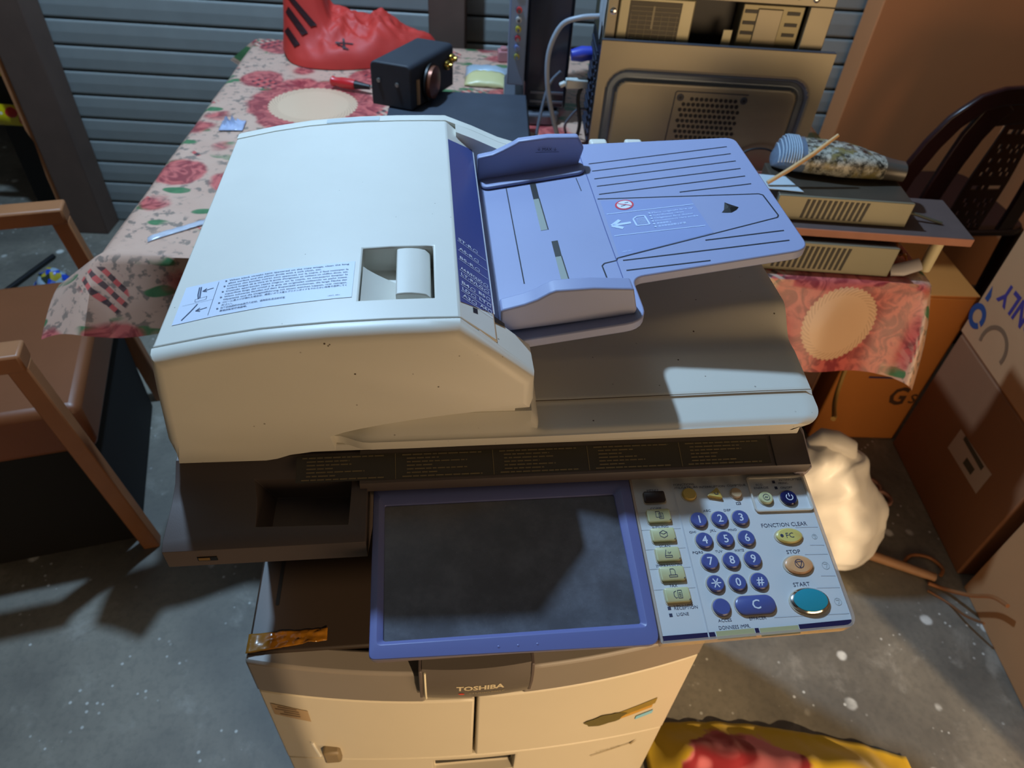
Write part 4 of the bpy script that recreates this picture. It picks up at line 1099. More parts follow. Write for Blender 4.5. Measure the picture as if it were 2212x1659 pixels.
# ---------------------------------------------------------------- computer: open chassis and its loose side panel
pc_o = (.571, .984); py = math.radians(-6.2); pcx, pcy = math.cos(py), math.sin(py)
GOLDM = mat('champagne_metal', '#8f8874', .38, metal=.35, var=.08, vscale=10)
chas = thing('computer_case', 'open computer case with power supply and drive cage above its loose panel', 'computer', (pc_o[0], pc_o[1], .7205), py)
q = B()
D0, D1, H, Wd = .012, .200, .415, .425
q.box(0, Wd, D1 - .004, D1, 0, H); q.box(0, .004, D0, D1, 0, H); q.box(Wd - .004, Wd, D0, D1, 0, H); q.box(0, Wd, D0, D1, 0, .004); q.box(0, Wd, D0, D1, H - .004, H)
q.build('shell', mat('dark_steel', '#57523f', .4, metal=.4, var=.1), chas, bevel=.001)
q = B(); q.box(0, Wd, D0 - .002, D0 + .012, .318, .345); q.box(Wd - .046, Wd, D0 - .002, D0 + .012, .20, .318); q.box(0, .020, D0 - .002, D0 + .012, .20, .318); q.box(0, Wd, D0 - .002, D0 + .02, .347, H); q.build('front_rail', GOLDM, chas, bevel=.0015)
q = B(); q.box(.022, .165, D0 + .002, D0 + .10, .222, .316); q.build('power_supply', mat('pale_steel', '#b3ad8e', .4, metal=.3, var=.06), chas, bevel=.003)
q = B(); q.box(.042, .140, D0 + .0005, D0 + .0025, .232, .309); q.build('supply_label', mat('label_brown', '#57503f', .5, var=.1), chas)
q = B()
for i in range(9): q.box(.045, .137, D0 - .0002, D0 + .0006, .236 + i * .008, .2368 + i * .008)
for i in range(7): q.box(.046 + i * .0145, .0466 + i * .0145, D0 - .0002, D0 + .0006, .236, .288)
q.box(.086, .090, D0 - .0004, D0 + .0004, .262, .302)
q.build('label_print', mat('label_tan', '#a59a78', .5, var=0), chas)
q = B(); q.box(.257, .375, D0 + .010, D0 + .12, .20, .314); q.build('drive_cage', mat('cage_metal', '#8a8366', .4, metal=.4, var=.08), chas, bevel=.002)
q = B(); q.box(.286, .334, D0 + .0075, D0 + .0105, .20, .307); q.build('cage_plate', GOLDM, chas, bevel=.002)
for x in (.262, .343):
    for z in (.298, .278, .260):
        q = B(); q.box(x, x + .024, D0 + .0085, D0 + .0101, z, z + .006); q.build('cage_slot', BLACK, chas)
q = B(); q.box(.228, .246, D0 + .004, D0 + .006, .225, .268); q.build('slot_bracket', mat('pale_steel'), chas, bevel=.003)
for x, z in ((.030, .334), (.275, .332), (.385, .331), (.012, .290)):
    q = B(); q.disc((x, D0 - .002, z), (0, -1, 0), .0062, .003, 12, r2=.7); q.build('screw', CHROME, chas, smooth=40)
for x, w in ((.075, .022), (.195, .024), (.318, .026)):
    q = B(); q.box(x, x + w, D0 - .0026, D0 - .0015, .331, .336); q.build('rail_slot', BLACK, chas)
q = B(); q.disc((.352, D0 - .0018, .3335), (0, -1, 0), .0055, .001, 12); q.build('rail_hole', BLACK, chas)
q = B(); q.box(.17, .255, D0 + .05, D0 + .09, .02, .31); q.build('circuit_board', BLACK, chas)
# left end of the case: mesh and torn sticker
q = B(); q.box(-.0025, -.0005, .03, .17, .01, .22); q.build('end_mesh', mat('black_mesh', '#10131a', .5, var=.3, vscale=200), chas)
for i in range(12):
    q = B(); q.box(-.005, -.0025, .035, .165, .02 + i * .016, .026 + i * .016); q.build('mesh_bar', mat('mesh_bar', '#2a3040', .5, var=0), chas)
q = B(); q.grid(lambda u, v: (-.0015 - .002 * abs(noise.noise((u * 6, v * 6, 2))), .015 + .10 * u, .24 + .17 * v + .02 * math.sin(9 * u)), 8, 8); q.build('torn_sticker', mat('sticker_grey', '#a3a8ad', .5, var=.4, vscale=60, specks='#d04a30', speck_scale=26, speck_amt=.3), chas, recalc=False, solid=.0004)

side = thing('case_side_panel', 'champagne metal computer side panel with embossed frame and round-hole grille', 'panel', (pc_o[0] - .006, pc_o[1] - .012, .7205), py)
SW, SH = .452, .244
def emb(x, z):
    """depth of the embossed channel"""
    dx = max(abs(x - .222) - (.205 - .045), 0); dz = max(abs(z - .06) - (.135 - .045), 0)
    r_ = math.hypot(dx, dz) if dx > 0 and dz > 0 else max(dx, dz)
    # signed distance to rounded rectangle of half size .205 x .135, corner .045
    ax_, az_ = abs(x - .222) - .160, abs(z - .06) - .090
    sd = math.hypot(max(ax_, 0), max(az_, 0)) + min(max(ax_, az_), 0) - .045
    return .006 * sstep((.0125 - abs(sd + .013)) / .006)
q = B(); q.grid(lambda u, v: (SW * u, emb(SW * u, SH * v), SH * v), 150, 90)
q.m = [1 if max(q.v[i][1] for i in f) > .0035 else 0 for f in q.f]  # channel faces painted blue-grey, as if catching the cool light
pan = q.build('panel_sheet', [GOLDM, mat('channel_cool_light', '#56616e', .3, metal=.5, var=.1)], side, smooth=60, recalc=False)
q = B(); q.box(0, SW, .001, .012, SH - .003, SH + .001); q.box(0, .002, .001, .012, 0, SH); q.box(SW - .002, SW, .001, .012, 0, SH); q.build('panel_lip', mat('dark_lip', '#3a3d44', .4, var=0), side)
k = B()
for a in range(4):
    pass
fr = [(.150, .012), (.305, .012), (.312, .158), (.160, .158)]
q = B(); q.strip([(.157, .0), (.160, .155), (.163, .158), (.306, .158)], .0022, lambda x, z: (x, -.0006, z)); q.build('grille_edge', mat('dark_lip'), side, recalc=False)
rows = 13; holes = 0
hm = None
for r_ in range(rows):
    for c2 in range(13):
        x = .175 + c2 * .0098 + (.0049 if r_ % 2 else 0); z = .144 - r_ * .0112
        if z < .004 or x > .297: continue
        if (x < .193 and z > .138) or (x > .284 and z > .138): continue
        if hm is None:
            h = B(); h.disc((0, .0, 0), (0, -1, 0), .0039, .0006, 8); ho = h.build('grille_hole', BLACK, side); hm = ho.data; o = ho
        else:
            o = bpy.data.objects.new('grille_hole', hm); COL.objects.link(o); o.parent = side
        o.location = (x, -.0004, z)
for x in (.171, .299):
    q = B(); q.disc((x, -.0004, .146), (0, -1, 0), .0072, .0008, 16, 0); q.disc((x, -.0012, .146), (0, -1, 0), .003, .0006, 10, 1); q.build('grille_screw_hole', [mat('dark_lip'), BLACK], side)
cable([(.86, .93, .7255), (.89, .928, .765), (.93, .92, .775), (.965, .905, .76), (.985, .90, .7265)], .0022, BLKC, 'thin black wire arching in front of the computer side panel')

# ---------------------------------------------------------------- raised plank with two metal boxes
PLKM = mat('pink_primed_wood', '#b07a66', .65, var=.2, vscale=30)
pl_y = math.atan2(.53 - .578, 1.144 - .801)
plank = thing('plank_shelf', 'low pinkish plank shelf on a cream leg above the tablecloth corner', 'shelf', (.70, .594, .722), pl_y)
q = B(); q.box(0, .455, -.002, .135, .062, .0775); bd_ = q.build('board', [PLKM, mat('dusty_board_top', '#5a4a46', .7, var=.25, vscale=30)], plank, bevel=.002)
for pg in bd_.data.polygons:
    if pg.normal.z > .9: pg.material_index = 1
q = B(); q.disc((.409, .018, .0005), (0, 0, 1), .0105, .062, 14); q.build('leg', mat('cream_peg', '#d6cda8', .5, var=.08), plank, smooth=40)
q = B(); q.disc((.03, .018, .0005), (0, 0, 1), .0105, .062, 14); q.build('leg', mat('cream_peg'), plank, smooth=40)
q = B(); q.disc((.40, .118, .0005), (0, 0, 1), .0105, .062, 14); q.build('leg', mat('cream_peg'), plank, smooth=40)
q = B(); q.disc((.03, .118, .0005), (0, 0, 1), .0105, .062, 14); q.build('leg', mat('cream_peg'), plank, smooth=40)

OLIVE = mat('champagne_olive_metal', '#85826f', .38, metal=.3, var=.1)
def metal_box(name, label, loc, rz, w, dpt, h, vents, v0, vpitch):
    o_ = thing(name, label, 'electronics', loc, rz)
    q_ = B(); q_.box(0, w, .002, dpt, 0, h - .001); q_.build('case', mat('dusty_brown_metal', '#4a4238', .5, metal=.2, var=.3, vscale=25), o_, bevel=.002)
    q_ = B(); q_.box(-.001, w + .001, -.003, .0025, .0, h); q_.build('front_plate', OLIVE, o_, bevel=.0015)
    for i in range(vents):
        x = v0 + i * vpitch
        q_ = B(); q_.add([(x, -.0034, h * .12), (x + .0048, -.0034, h * .12), (x + .0085, -.0034, h * .90), (x + .0037, -.0034, h * .90)], [(0, 1, 2, 3)])
        q_.add([(x, -.0034, h * .12), (x + .0037, -.0034, h * .90), (x + .0030, -.0030, h * .90)], [(0, 1, 2)])
        q_.build('vent_slot', BLACK, o_, recalc=False)
    return o_
metal_box('vented_box', 'champagne metal box with slanted vent slots standing on the plank shelf', (.815, .603, .8000), pl_y, .228, .118, .045, 12, .045, .0092)
metal_box('vented_box', 'dim metal box with vent slots under the plank shelf', (.77, .572, .7220), pl_y, .258, .120, .057, 14, .050, .0092)
cable([(1.045, .60, .81), (1.065, .595, .812), (1.095, .585, .806), (1.115, .578, .8025)], .003, mat('olive_cable', '#4a4a3c', .5, var=0), 'dark flex leaving the metal box along the plank shelf')
# worn headlamp lying on the inverter
hl = thing('headlamp_unit', 'grimy clear-plastic headlamp lying on the vented metal box', 'headlamp', (.95, .67, .8455), world=True)
hp = [(.842, .712), (.850, .710), (.868, .706), (.892, .700)], 
def hsec(s):
    p = Vector((.838, .712)).lerp(Vector((1.055, .652)), s); 
    w = .043 * (1 - (max(0, .12 - s) / .12) ** 2 * .55) * (1 - .55 * sstep((s - .45) / .55)); hh = .046 * (1 - (max(0, .10 - s) / .10) ** 2 * .7) * (1 - .35 * sstep((s - .5) / .5))
    dirv = Vector((.217, -.060)).normalized(); nv = Vector((-dirv.y, dirv.x))
    out = []
    for k_ in range(18):
        a = 2 * math.pi * k_ / 18; ca, sa = math.cos(a), math.sin(a)
        ca = math.copysign(abs(ca) ** .7, ca); sa = math.copysign(abs(sa) ** .7, sa)
        out.append((p.x + nv.x * w * ca, p.y + nv.y * w * ca, .8465 + hh * .5 + hh * .5 * sa))
    return out
m = bpy.data.materials.new('mottled_grime'); m.use_nodes = True; t = NT(m); co = t.coord()
f1 = t.noise(co, 75, 5, .7); c = t.mix(t.step(f1, .38, .62), '#20221f', '#b3b3a6'); c = t.mix(t.step(t.noise(co, 40, 3), .5, .7), c, '#7d7448'); t.color(c); t.b.inputs['Roughness'].default_value = .35
q = B(); q.sections([hsec(s) for s in (0, .01, .03, .06, .10, .14, .18, .22)]); hb = q.build('lens', mat('clear_lens', '#6f8096', .1, var=.3, vscale=70, alpha=.85), hl, smooth=50)
for i in range(9):
    s = .03 + i * .018; rg = hsec(s); q = B(); q.tube([Vector(p) + Vector((0, 0, .0012)) for p in rg[0:10]], .0013, 5); q.build('lens_rib', mat('rib_pale', '#a9bccd', .2, var=0), hl, smooth=50)
q = B(); q.sections([hsec(.22 + .62 * i / 12) for i in range(13)]); q.build('mottled_body', m, hl, smooth=50)
q = B(); q.sections([hsec(.84 + .16 * i / 4) for i in range(5)]); q.build('tail_cap', mat('smoked_cap', '#4d4a45', .3, var=.2), hl, smooth=50)
q = B(); q.box(-.035, .035, -.028, .028, 0, .0012, xf=lambda x, y, z: (.818 + x * .97 - y * .2, .640 + x * .2 * -1 + y * .97, .8460 + z)); tag(q.build('paper_slip', mat('pale_paper', '#b9c6cf', .6, var=.05)), 'white paper slip on the vented metal box', 'paper')
q = B(); q.tube([(.800, .628, .852), (.835, .6335, .874), (.872, .64, .900), (.907, .648, .928)], [.0035, .0037, .0037, .0028], 8)
tag(q.build('bamboo_stick', mat('bamboo', '#c9a06a', .5, var=.15, vscale=40), smooth=50), 'pale bamboo stick leaning across the grimy headlamp', 'stick')
# amber crumpled film and white scrap under the shelf
q = B(); q.grid(lambda u, v: (1.035 + .05 * u, .585 + .05 * v - .01 * u, .7235 + .030 * abs(noise.noise((u * 3, v * 3, 5))) + .012 * math.sin(math.pi * u)), 12, 10)
tag(q.build('amber_film', mat('amber_film', '#7a4a1a', .2, var=.5, vscale=60), smooth=60, solid=.0005), 'crumpled amber film beside the box under the plank', 'wrapper')
q = B(); q.tube([(1.035, .545, .728), (1.055, .541, .733), (1.085, .543, .742)], [(.010, .004), (.012, .005), (.011, .004)], 8); tag(q.build('white_scrap', mat('white_film', '#b9b6ba', .4, var=.1), smooth=50), 'scrap of white film at the near edge of the tablecloth', 'wrapper')
# ================================================================ right: cartons, chair, things on the floor
CARD = mat('cardboard', '#8a5a3a', .8, var=.12, vscale=6, grain=.05, gscale=200)
CARDP = mat('pale_cardboard', '#bb875c', .8, var=.10, vscale=6, grain=.05, gscale=200)
CARDO = mat('orange_cardboard', '#c07630', .75, var=.12, vscale=5)
TAPEM = mat('carton_tape', '#8a7f72', .3, var=.1)


def carton(name, label, loc, rz, w, dpt, h, m_, flaps=True):
    """closed carton: body and two top flaps that meet in a seam"""
    o_ = thing(name, label, 'carton', loc, rz)
    q_ = B(); q_.box(0, w, 0, dpt, 0, h - .006); q_.build('body', m_, o_, bevel=.004)
    for a, b2 in ((0.001, w / 2 - .0015), (w / 2 + .0015, w - .001)):
        q_ = B(); q_.box(a, b2, .001, dpt - .001, h - .0058, h); q_.build('flap', m_, o_, bevel=.0015)
    return o_


tall = carton('tall_carton', 'tall brown cardboard carton standing behind the maroon plastic chair', (1.478, 1.580, 0), math.radians(-7), .90, .105, 1.75, mat('brown_board', '#c27a48', .7, var=.10, vscale=3))
q = B(); q.box(.50, .8995, -.004, .0, 0, 1.745); q.build('overlap_sheet', mat('brown_board_light', '#c98a5c', .7, var=.08, vscale=3), tall, bevel=.001)
gbox = carton('printed_carton', 'orange-brown carton with a dark letter G under the tablecloth corner', (1.250, .800, 0), math.radians(-4.8), .242, .32, .486, CARDO)
def gf(x, z): return (x, -.0006, z)
q = B()
q.text('G', .185, .165, gf, width=.045, cap=.060, bold=.03); q.text('s', .228, .165, gf, width=.018, cap=.05)
q.build('carton_print', mat('brown_ink', '#4a2c18', .7, var=.1), gbox, recalc=False)
q = B(); q.box(.080, .145, -.0008, -.0004, .225, .231); q.build('print_bar', mat('purple_ink', '#2f2a58', .7, var=0), gbox)
q = B(); q.box(.110, .140, -.0008, -.0004, .290, .296); q.build('print_bar', mat('purple_ink'), gbox)
carton('plain_carton', 'dull pinkish carton half hidden behind the copier, under the table', (1.02, .86, 0), math.radians(-4.8), .215, .28, .36, mat('pink_cardboard', '#8c6550', .8, var=.1))
# red and black odds and ends on the carton under the table
q = B(); q.tube([(1.05, .90, .372), (1.12, .885, .374), (1.20, .875, .372)], [(.03, .010), (.035, .011), (.028, .009)], 10, upref=(0, 1, 0)); tag(q.build('red_pouch', mat('red_pouch', '#c0202a', .35, var=.1), smooth=60), 'bright red pouch lying on the carton under the table', 'pouch')
u_ = thing('equipment_case', 'black case topped by a grey strip under the tablecloth edge', 'case', (1.03, .80, 0), math.radians(-5))
q = B(); q.box(0, .13, 0, .055, 0, .40); q.build('stack_body', mat('matt_black', '#141214', .6, var=.1), u_, bevel=.006)
q = B(); q.box(-.002, .132, -.003, .058, .40, .425); q.build('grey_strip', mat('grey_strip', '#6d6a68', .4, var=.1), u_, bevel=.003)

AY = math.atan2(.766 - .357, 1.482 - 1.432) - math.pi / 2
loA = carton('labelled_carton', 'dark brown carton with a white barcode label, bottom of the right stack', (1.432, .357, 0), AY, .55, .412, .394, CARD)
def af(y, z, h=.0007): return (-h, y, z)      # on the left face, y along depth
q = B(); q.add([af(.097, .178), af(.242, .172), af(.242, .238), af(.097, .247)], [(0, 1, 2, 3)]); q.build('barcode_label', mat('label_white', '#b9a290', .6, var=.05), loA, recalc=False)
q = B(); q.add([af(.125, .226, .0012), af(.218, .228, .0012), af(.218, .240, .0012), af(.125, .240, .0012)], [(0, 1, 2, 3)]); q.add([af(.140, .192, .0012), af(.178, .190, .0012), af(.178, .210, .0012), af(.140, .212, .0012)], [(0, 1, 2, 3)]); q.build('barcode_print', mat('smudged_ink', '#4a4438', .7, var=.2), loA, recalc=False)
upA = carton('stacked_carton', 'pale brown carton printed ONLY upside down, top of the right stack', (1.428, .349, .3945), AY, .56, .425, .48, CARDP)
def uf(y, z, h=.0007): return (-h, y, z)
q = B(); q.text('ONLY', .305, .150, lambda a, b2: uf(a, .30 - b2), width=.155, cap=.046, bold=.03); q.build('carton_lettering', mat('violet_ink', '#3d2f6e', .7, var=.1), upA, recalc=False)
q = B()
def ringp(cy_, cz_, r0, r1, a0, a1, n_=20):
    for i in range(n_):
        a = math.radians(a0 + (a1 - a0) * i / n_); b2 = math.radians(a0 + (a1 - a0) * (i + 1) / n_)
        q.add([uf(cy_ + r0 * math.cos(a), cz_ + r0 * math.sin(a)), uf(cy_ + r1 * math.cos(a), cz_ + r1 * math.sin(a)), uf(cy_ + r1 * math.cos(b2), cz_ + r1 * math.sin(b2)), uf(cy_ + r0 * math.cos(b2), cz_ + r0 * math.sin(b2))], [(0, 1, 2, 3)])
ringp(.402, .062, .016, .030, 20, 200); ringp(.402, .062, .016, .030, 215, 380); q.add([uf(.398, .105), uf(.412, .105), uf(.412, .14), uf(.398, .12)], [(0, 1, 2, 3)])
q.build('blue_symbol', mat('blue_ink', '#22406e', .7, var=.1), upA, recalc=False)
q = B(); ringp(.31, .045, .040, .050, -20, 190, 24); q.build('tape_loop_mark', mat('tape_stain', '#7d5c42', .6, var=.1), upA, recalc=False)
nearb = carton('near_carton', 'lit tan carton at the right edge in front of the labelled carton', (1.391, .030, 0), math.atan2(.324 - .044, 1.428 - 1.393) - math.pi / 2, .5, .296, .42, mat('tan_cardboard', '#b58458', .8, var=.1, vscale=6))
q = B(); q.add([(-.0008, .010, .05), (-.0008, .045, .05), (-.0008, .045, .115), (-.0008, .010, .115)], [(0, 1, 2, 3)]); q.build('white_patch', mat('label_pale', '#c9c9cc', .6, var=0), nearb, recalc=False)

# maroon monobloc chair, turned away: its back is towards the table
ch = thing('plastic_chair', 'dark maroon plastic chair with slotted, perforated backrest by the cartons', 'chair', (1.70, 1.30, 0), world=True)
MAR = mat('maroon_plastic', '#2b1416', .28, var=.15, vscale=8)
CX = 1.700
def cpt(x, z, o=0.0):      # backrest plane leaning towards the camera at the top
    return (x, 1.17 - (z - .45) * .06 + o + .30 * (x - CX) ** 2, z)
def band(pts, w, th=.012):
    q_ = B(); secs = []
    for i, p in enumerate(pts):
        a = Vector(pts[max(i - 1, 0)]); b2 = Vector(pts[min(i + 1, len(pts) - 1)]); d_ = (b2 - a).normalized(); n_ = Vector((-d_.y, d_.x))
        ww = w[i] if isinstance(w, list) else w; P = Vector(p)
        l, r_ = P + n_ * ww / 2, P - n_ * ww / 2
        secs.append([cpt(l.x, l.y, -th / 2), cpt(r_.x, r_.y, -th / 2), cpt(r_.x, r_.y, th / 2), cpt(l.x, l.y, th / 2)])
    q_.sections(secs); return q_
half = [(-.240, .42), (-.238, .50), (-.230, .585), (-.206, .675), (-.180, .735), (-.135, .787), (-.095, .803), (-.048, .808), (0, .809)]
arch = [(CX + x, z) for x, z in half] + [(CX - x, z) for x, z in reversed(half[:-1])]
band(arch, .046, .016).build('back_frame', MAR, ch, bevel=.004, smooth=50)
for s_ in (-1, 1):
    pts = [(CX + s_ * x, z) for x, z in ((.075, .79), (.100, .755), (.118, .70), (.128, .63), (.134, .57), (.138, .50), (.140, .42))]
    band(pts, [.06, .062, .060, .056, .054, .052, .052], .014).build('back_slat', MAR, ch, bevel=.004, smooth=50)
# perforated centre panel
q = B(); rngp = random.Random(4); cols, rws = 12, 26
cells = []
for i in range(cols):
    for j in range(rws):
        if i in (2, 5, 8, 10) and j % 3 == 1 or (i in (3, 7, 9) and j % 4 == 2): continue
        x0 = -.058 + .116 * i / cols; x1 = x0 + .116 / cols; z0 = .42 + .34 * j / rws; z1 = z0 + .34 / rws
        k1 = 1 - .25 * sstep((z0 - .55) / .2); k2 = 1 - .25 * sstep((z1 - .55) / .2)
        q.add([cpt(CX + x0 * k1, z0), cpt(CX + x1 * k1, z0), cpt(CX + x1 * k2, z1), cpt(CX + x0 * k2, z1)], [(0, 1, 2, 3)])
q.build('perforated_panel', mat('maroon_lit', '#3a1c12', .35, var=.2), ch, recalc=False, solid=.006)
band([(CX - .10, .755), (CX, .770), (CX + .10, .755)], .06, .012).build('top_rail', MAR, ch, bevel=.004)
q = B(); q.prism(rrect(CX - .22, CX + .22, 1.165, 1.525, .06), .405, .425, 'z'); q.build('seat', MAR, ch, bevel=.006)
for lx in (-.20, .20):
    for ly in (1.20, 1.49):
        q = B(); q.tube([(CX + lx, ly, .41), (CX + lx * 1.06, ly + (.01 if ly > 1.3 else -.01), 0)], [.024, .018], 10); q.build('leg', MAR, ch, smooth=50)

# white carrier bag on the floor behind the keypad
wb = thing('white_bag', 'knotted white plastic bag on the floor behind the keypad', 'bag', (1.14, .43, .001), world=True)
b = blob([(1.050, .525, .292), (1.055, .520, .275), (1.068, .508, .235), (1.095, .488, .185), (1.125, .462, .125), (1.145, .440, .065), (1.150, .435, .020), (1.150, .435, .004)], [(.020, .030), (.045, .062), (.060, .085), (.075, .100), (.085, .108), (.085, .105), (.065, .085), (.03, .035)], 40, .010, 12, 6.0, 6, (0, 1, 0))
b.v = [(p[0] + .010 * ridged(p[1] * 18, p[2] * 14, 2) * min(1, p[2] * 12), p[1] + .012 * ridged(p[0] * 16, p[2] * 16, 5) * min(1, p[2] * 12), max(p[2], .0015)) for p in b.v]
b.build('bag_film', mat('white_film_bag', '#ece9e2', .4, var=.06, vscale=12), wb, smooth=60)
q = B(); q.tube([(1.040, .530, .285), (1.060, .528, .305), (1.085, .520, .300), (1.115, .507, .292), (1.135, .495, .262)], [.014, .022, .026, .022, .006], 12); q.build('knot', MATS['white_film_bag'], wb, smooth=60)
cable([(1.222, .765, .470), (1.218, .755, .36), (1.214, .742, .28), (1.190, .70, .245), (1.14, .62, .275), (1.100, .572, .325), (1.085, .555, .335)], .0055, mat('ochre_cord', '#a98442', .6, var=.15), 'ochre cord running down the orange carton to the white bag')
# pink wire hanger ends and wooden rod on the floor
q = B(); rr = [(1.245 + .075 * s, .565 + .02 * s, .010) for s in (0, .5, 1)]
q.tube(rr, [(.016, .006), (.020, .007), (.018, .006)], 8, upref=(0, 1, 0))
for cx_, cy2 in ((1.340, .615), (1.350, .575)): q.tube([(cx_ + .022 * math.cos(a * .524), cy2 + .022 * math.sin(a * .524), .010) for a in range(13)], .0055, 6)
tag(q.build('strap_clip', mat('dull_pink', '#9a7060', .6, var=.15), smooth=60), 'dull pink looped strap lying behind the white bag', 'strap')
q = B(); q.tube([(1.215, .425, .013), (1.30, .380, .012), (1.365, .345, .011)], [.012, .011, .010], 10); tag(q.build('wooden_rod', mat('pale_rod', '#a9805e', .6, var=.15, vscale=40), smooth=50), 'pale wooden rod pointing from the white bag to the cartons', 'rod')
cable([(1.315, .392, .006), (1.345, .410, .006), (1.385, .40, .006), (1.400, .370, .006), (1.385, .352, .006)], .004, mat('orange_cord', '#9a6238', .6, var=.15), 'small orange cord loop round the wooden rod')
cable([(1.345, .335, .006), (1.372, .316, .010), (1.382, .270, .06), (1.380, .235, .115), (1.378, .20, .14)], .0045, mat('orange_cord'), 'orange cord climbing the lit tan carton')
cable([(1.335, .318, .004), (1.366, .285, .004), (1.366, .24, .03), (1.364, .20, .07)], .0028, mat('brown_cord', '#7a5030', .6, var=.1), 'thin brown cord below the orange cord')

# yellow flowered cloth heaped on the floor beside the copier
m = bpy.data.materials.new('yellow_flower_cloth'); m.use_nodes = True; t = NT(m); co = t.coord()
wv = t.node('ShaderNodeMix', data_type='VECTOR', ins={0: .06, 4: co, 5: t.node('ShaderNodeTexNoise', ins={'Vector': co, 'Scale': 8.0}).outputs['Color']}).outputs[1]
c = t.mix(t.noise(co, 9, 3), '#d9ae18', '#ecc92c')
c = t.mix(t.math('MULTIPLY', t.math('SUBTRACT', 1.0, t.step(t.voro(wv, 9.0), .14, .18)), .8), c, '#a85a1c')
sepc = t.node('ShaderNodeSeparateXYZ', ins={'Vector': wv})
dx = t.math('SUBTRACT', sepc.outputs[0], .735); dy = t.math('SUBTRACT', sepc.outputs[1], -.035)
dd = t.math('SQRT', t.math('ADD', t.math('MULTIPLY', dx, dx), t.math('MULTIPLY', dy, dy)))
fl_ = t.math('SUBTRACT', 1.0, t.step(t.math('ADD', dd, t.math('MULTIPLY', t.noise(co, 22, 2), .05)), .13, .14))
pet = t.node('ShaderNodeTexNoise', ins={'Vector': wv, 'Scale': 11.0, 'Detail': 1.0, 'Distortion': 1.2}).outputs['Fac']
c = t.mix(fl_, c, t.mix(t.step(pet, .4, .6), '#a01c2a', '#ea8088'))
gr = t.math('SUBTRACT', 1.0, t.step(t.math('ADD', t.math('ABSOLUTE', t.math('ADD', dx, .13)), t.math('ABSOLUTE', t.math('ADD', dy, .05))), .05, .07))
c = t.mix(gr, c, '#4a6a20'); t.color(c); t.b.inputs['Roughness'].default_value = .75; t.b.inputs['Sheen Weight'].default_value = .3
def heap(u, v):
    x = .60 + .50 * u; y = -.32 + .40 * v - .10 * u * u
    edge = (sstep(u / .15) * sstep((1 - u) / .2) * sstep(v / .2) * sstep((1 - v) / .22))
    n_ = noise.noise((x * 6, y * 6, 2)) * .6 + noise.noise((x * 15, y * 15, 4)) * .25
    return (x, y, .004 + edge * (.060 + .055 * n_) + .012 * abs(noise.noise((x * 22, y * 9, 8))))
q = B(); q.grid(heap, 60, 50); tag(q.build('flowered_cloth', m, smooth=70, solid=.0012, recalc=False), 'yellow cloth with pink flowers heaped on the floor beside the copier', 'cloth')

# ================================================================ left: armchair and clutter
arm = thing('armchair', 'wooden armchair with brown seat and black side beside the copier', 'armchair', (-.398, .563, 0), math.radians(11))
WOODA = mat('orange_wood', '#a06a44', .45, var=.2, vscale=12)
BRS = mat('brown_leatherette', '#7c4a2c', .42, var=.15, vscale=8)
for y in (0.0, .485):
    q = B(); q.sections([[(x, y - .024, z0), (x, y + .024, z0), (x, y + .024, z1), (x, y - .024, z1)] for x, z0, z1 in ((-.62, .540, .575), (-.34, .553, .590), (-.062, .553, .590))])
    q.build('armrest', WOODA, arm, bevel=.005)
    for xt, xb in ((-.066, -.012), (-.55, -.60)):
        q = B(); q.sections([[(xa - .034, y - .016, z), (xa, y - .016, z), (xa, y + .016, z), (xa - .034, y + .016, z)] for xa, z in ((xb + .012, 0), (xt + .004, .556))]); q.build('leg', WOODA, arm, bevel=.003)
q = B(); q.box(-.57, -.035, .020, .460, .30, .42); q.build('seat', BRS, arm, bevel=.018, seg=3)
q = B(); q.box(-.56, -.045, .022, .034, .0, .31); q.build('side_panel', mat('black_cloth', '#0d0b0b', .85, var=.1), arm, bevel=.003)
q = B(); q.box(-.055, -.042, .022, .455, .0, .31); q.build('front_panel', MATS['black_cloth'], arm, bevel=.003)
q = B(); q.sections([[(-.58, .03, .40), (-.53, .03, .40), (-.53, .45, .40), (-.58, .45, .40)], [(-.70, .03, .95), (-.65, .03, .95), (-.65, .45, .95), (-.70, .45, .95)]]); q.build('backrest', BRS, arm, bevel=.015)

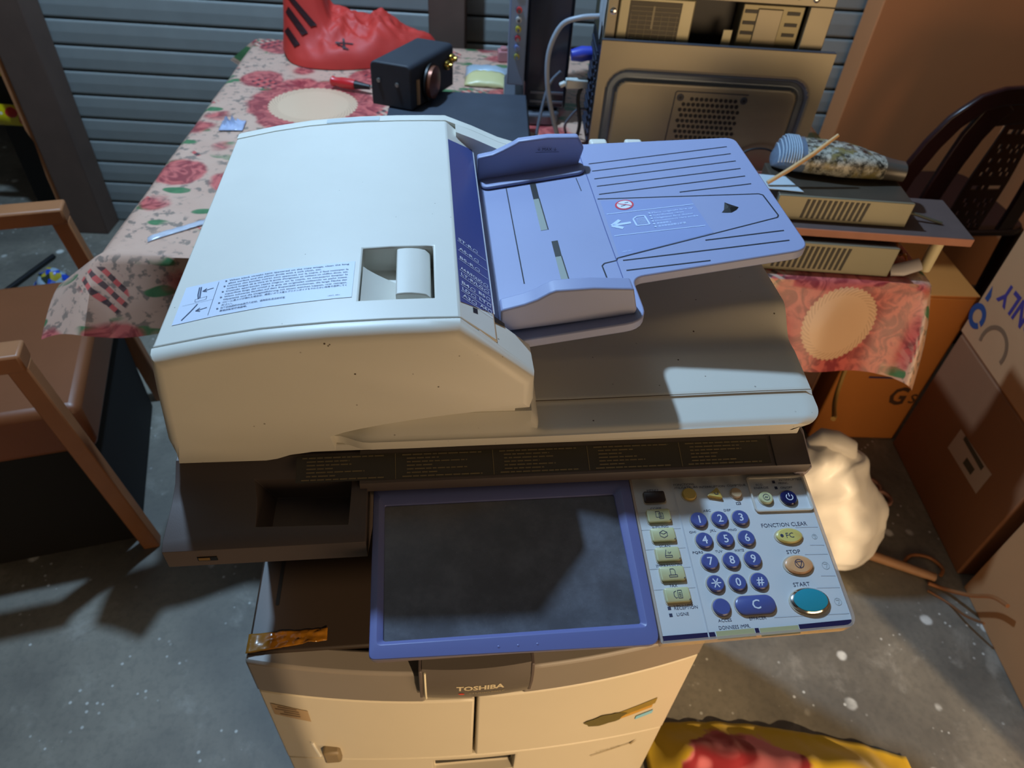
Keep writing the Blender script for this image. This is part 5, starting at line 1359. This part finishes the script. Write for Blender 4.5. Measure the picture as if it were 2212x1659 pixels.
# clear bag of litter by the post, dark pipes and snack packets
b = blob([(-.915, 1.47, .012), (-.912, 1.47, .05), (-.905, 1.47, .09), (-.90, 1.47, .115)], [(.03, .04), (.05, .06), (.04, .05), (.012, .015)], 20, .014, 18, 3.0, 4, (0, 1, 0))
b.v = [(p[0], p[1], max(p[2], .002)) for p in b.v]
m = bpy.data.materials.new('litter_print'); m.use_nodes = True; t = NT(m); co = t.coord(); vc = t.node('ShaderNodeTexVoronoi', ins={'Vector': co, 'Scale': 62.0})
sc3 = t.node('ShaderNodeSeparateColor', ins={'Color': vc.outputs['Color']})
c = t.mix(t.step(sc3.outputs[0], .35, .4), '#2c3a2e', '#9fb4c4'); c = t.mix(t.step(sc3.outputs[1], .7, .72), c, '#2348b8'); c = t.mix(t.step(sc3.outputs[2], .82, .84), c, '#b8a83a'); t.color(c); t.b.inputs['Roughness'].default_value = .25
tag(b.build('litter_bag', m, smooth=60), 'small clear bag of blue and white litter on the floor by the armchair', 'bag')
for i, (a, b2, lb) in enumerate((((-1.16, 1.35, .0085), (-1.02, 1.72, .0085), 'dark metal pipe on the floor behind the armchair'), ((-1.09, 1.33, .0075), (-1.0, 1.58, .0075), 'paler pipe lying beside the dark one behind the armchair'))):
    q = B(); q.tube([a, b2], .008 if i == 0 else .007, 10); tag(q.build('pipe', mat('pipe_black', '#14161a', .4, var=0) if i == 0 else mat('pipe_tan', '#5a4a3e', .5, var=.1), smooth=50), lb, 'pipe')
m = bpy.data.materials.new('snack_print'); m.use_nodes = True; t = NT(m); co = t.coord()
c = t.mix(t.math('SUBTRACT', 1.0, t.step(t.voro(co, 14), .30, .34)), '#c9b80e', '#b02a28'); c = t.mix(t.math('SUBTRACT', 1.0, t.step(t.voro(co, 22), .12, .16)), c, '#d9d0c0'); t.color(c); t.b.inputs['Roughness'].default_value = .25
for u0, z0, hh, lb in ((-.118, .50, .13, 'yellow and red snack packet hanging beside the shutter post'), (-.150, .34, .07, 'small yellow packet hanging low beside the shutter post')):
    q = B()
    for s_ in (1, -1): q.grid(lambda a, b2: room(u0 - .15 * a, .020 + s_ * .015 * math.sin(math.pi * a) * math.sin(math.pi * b2), z0 + hh * b2), 8, 8)
    tag(q.build('snack_packet', m, smooth=60), lb, 'packet')
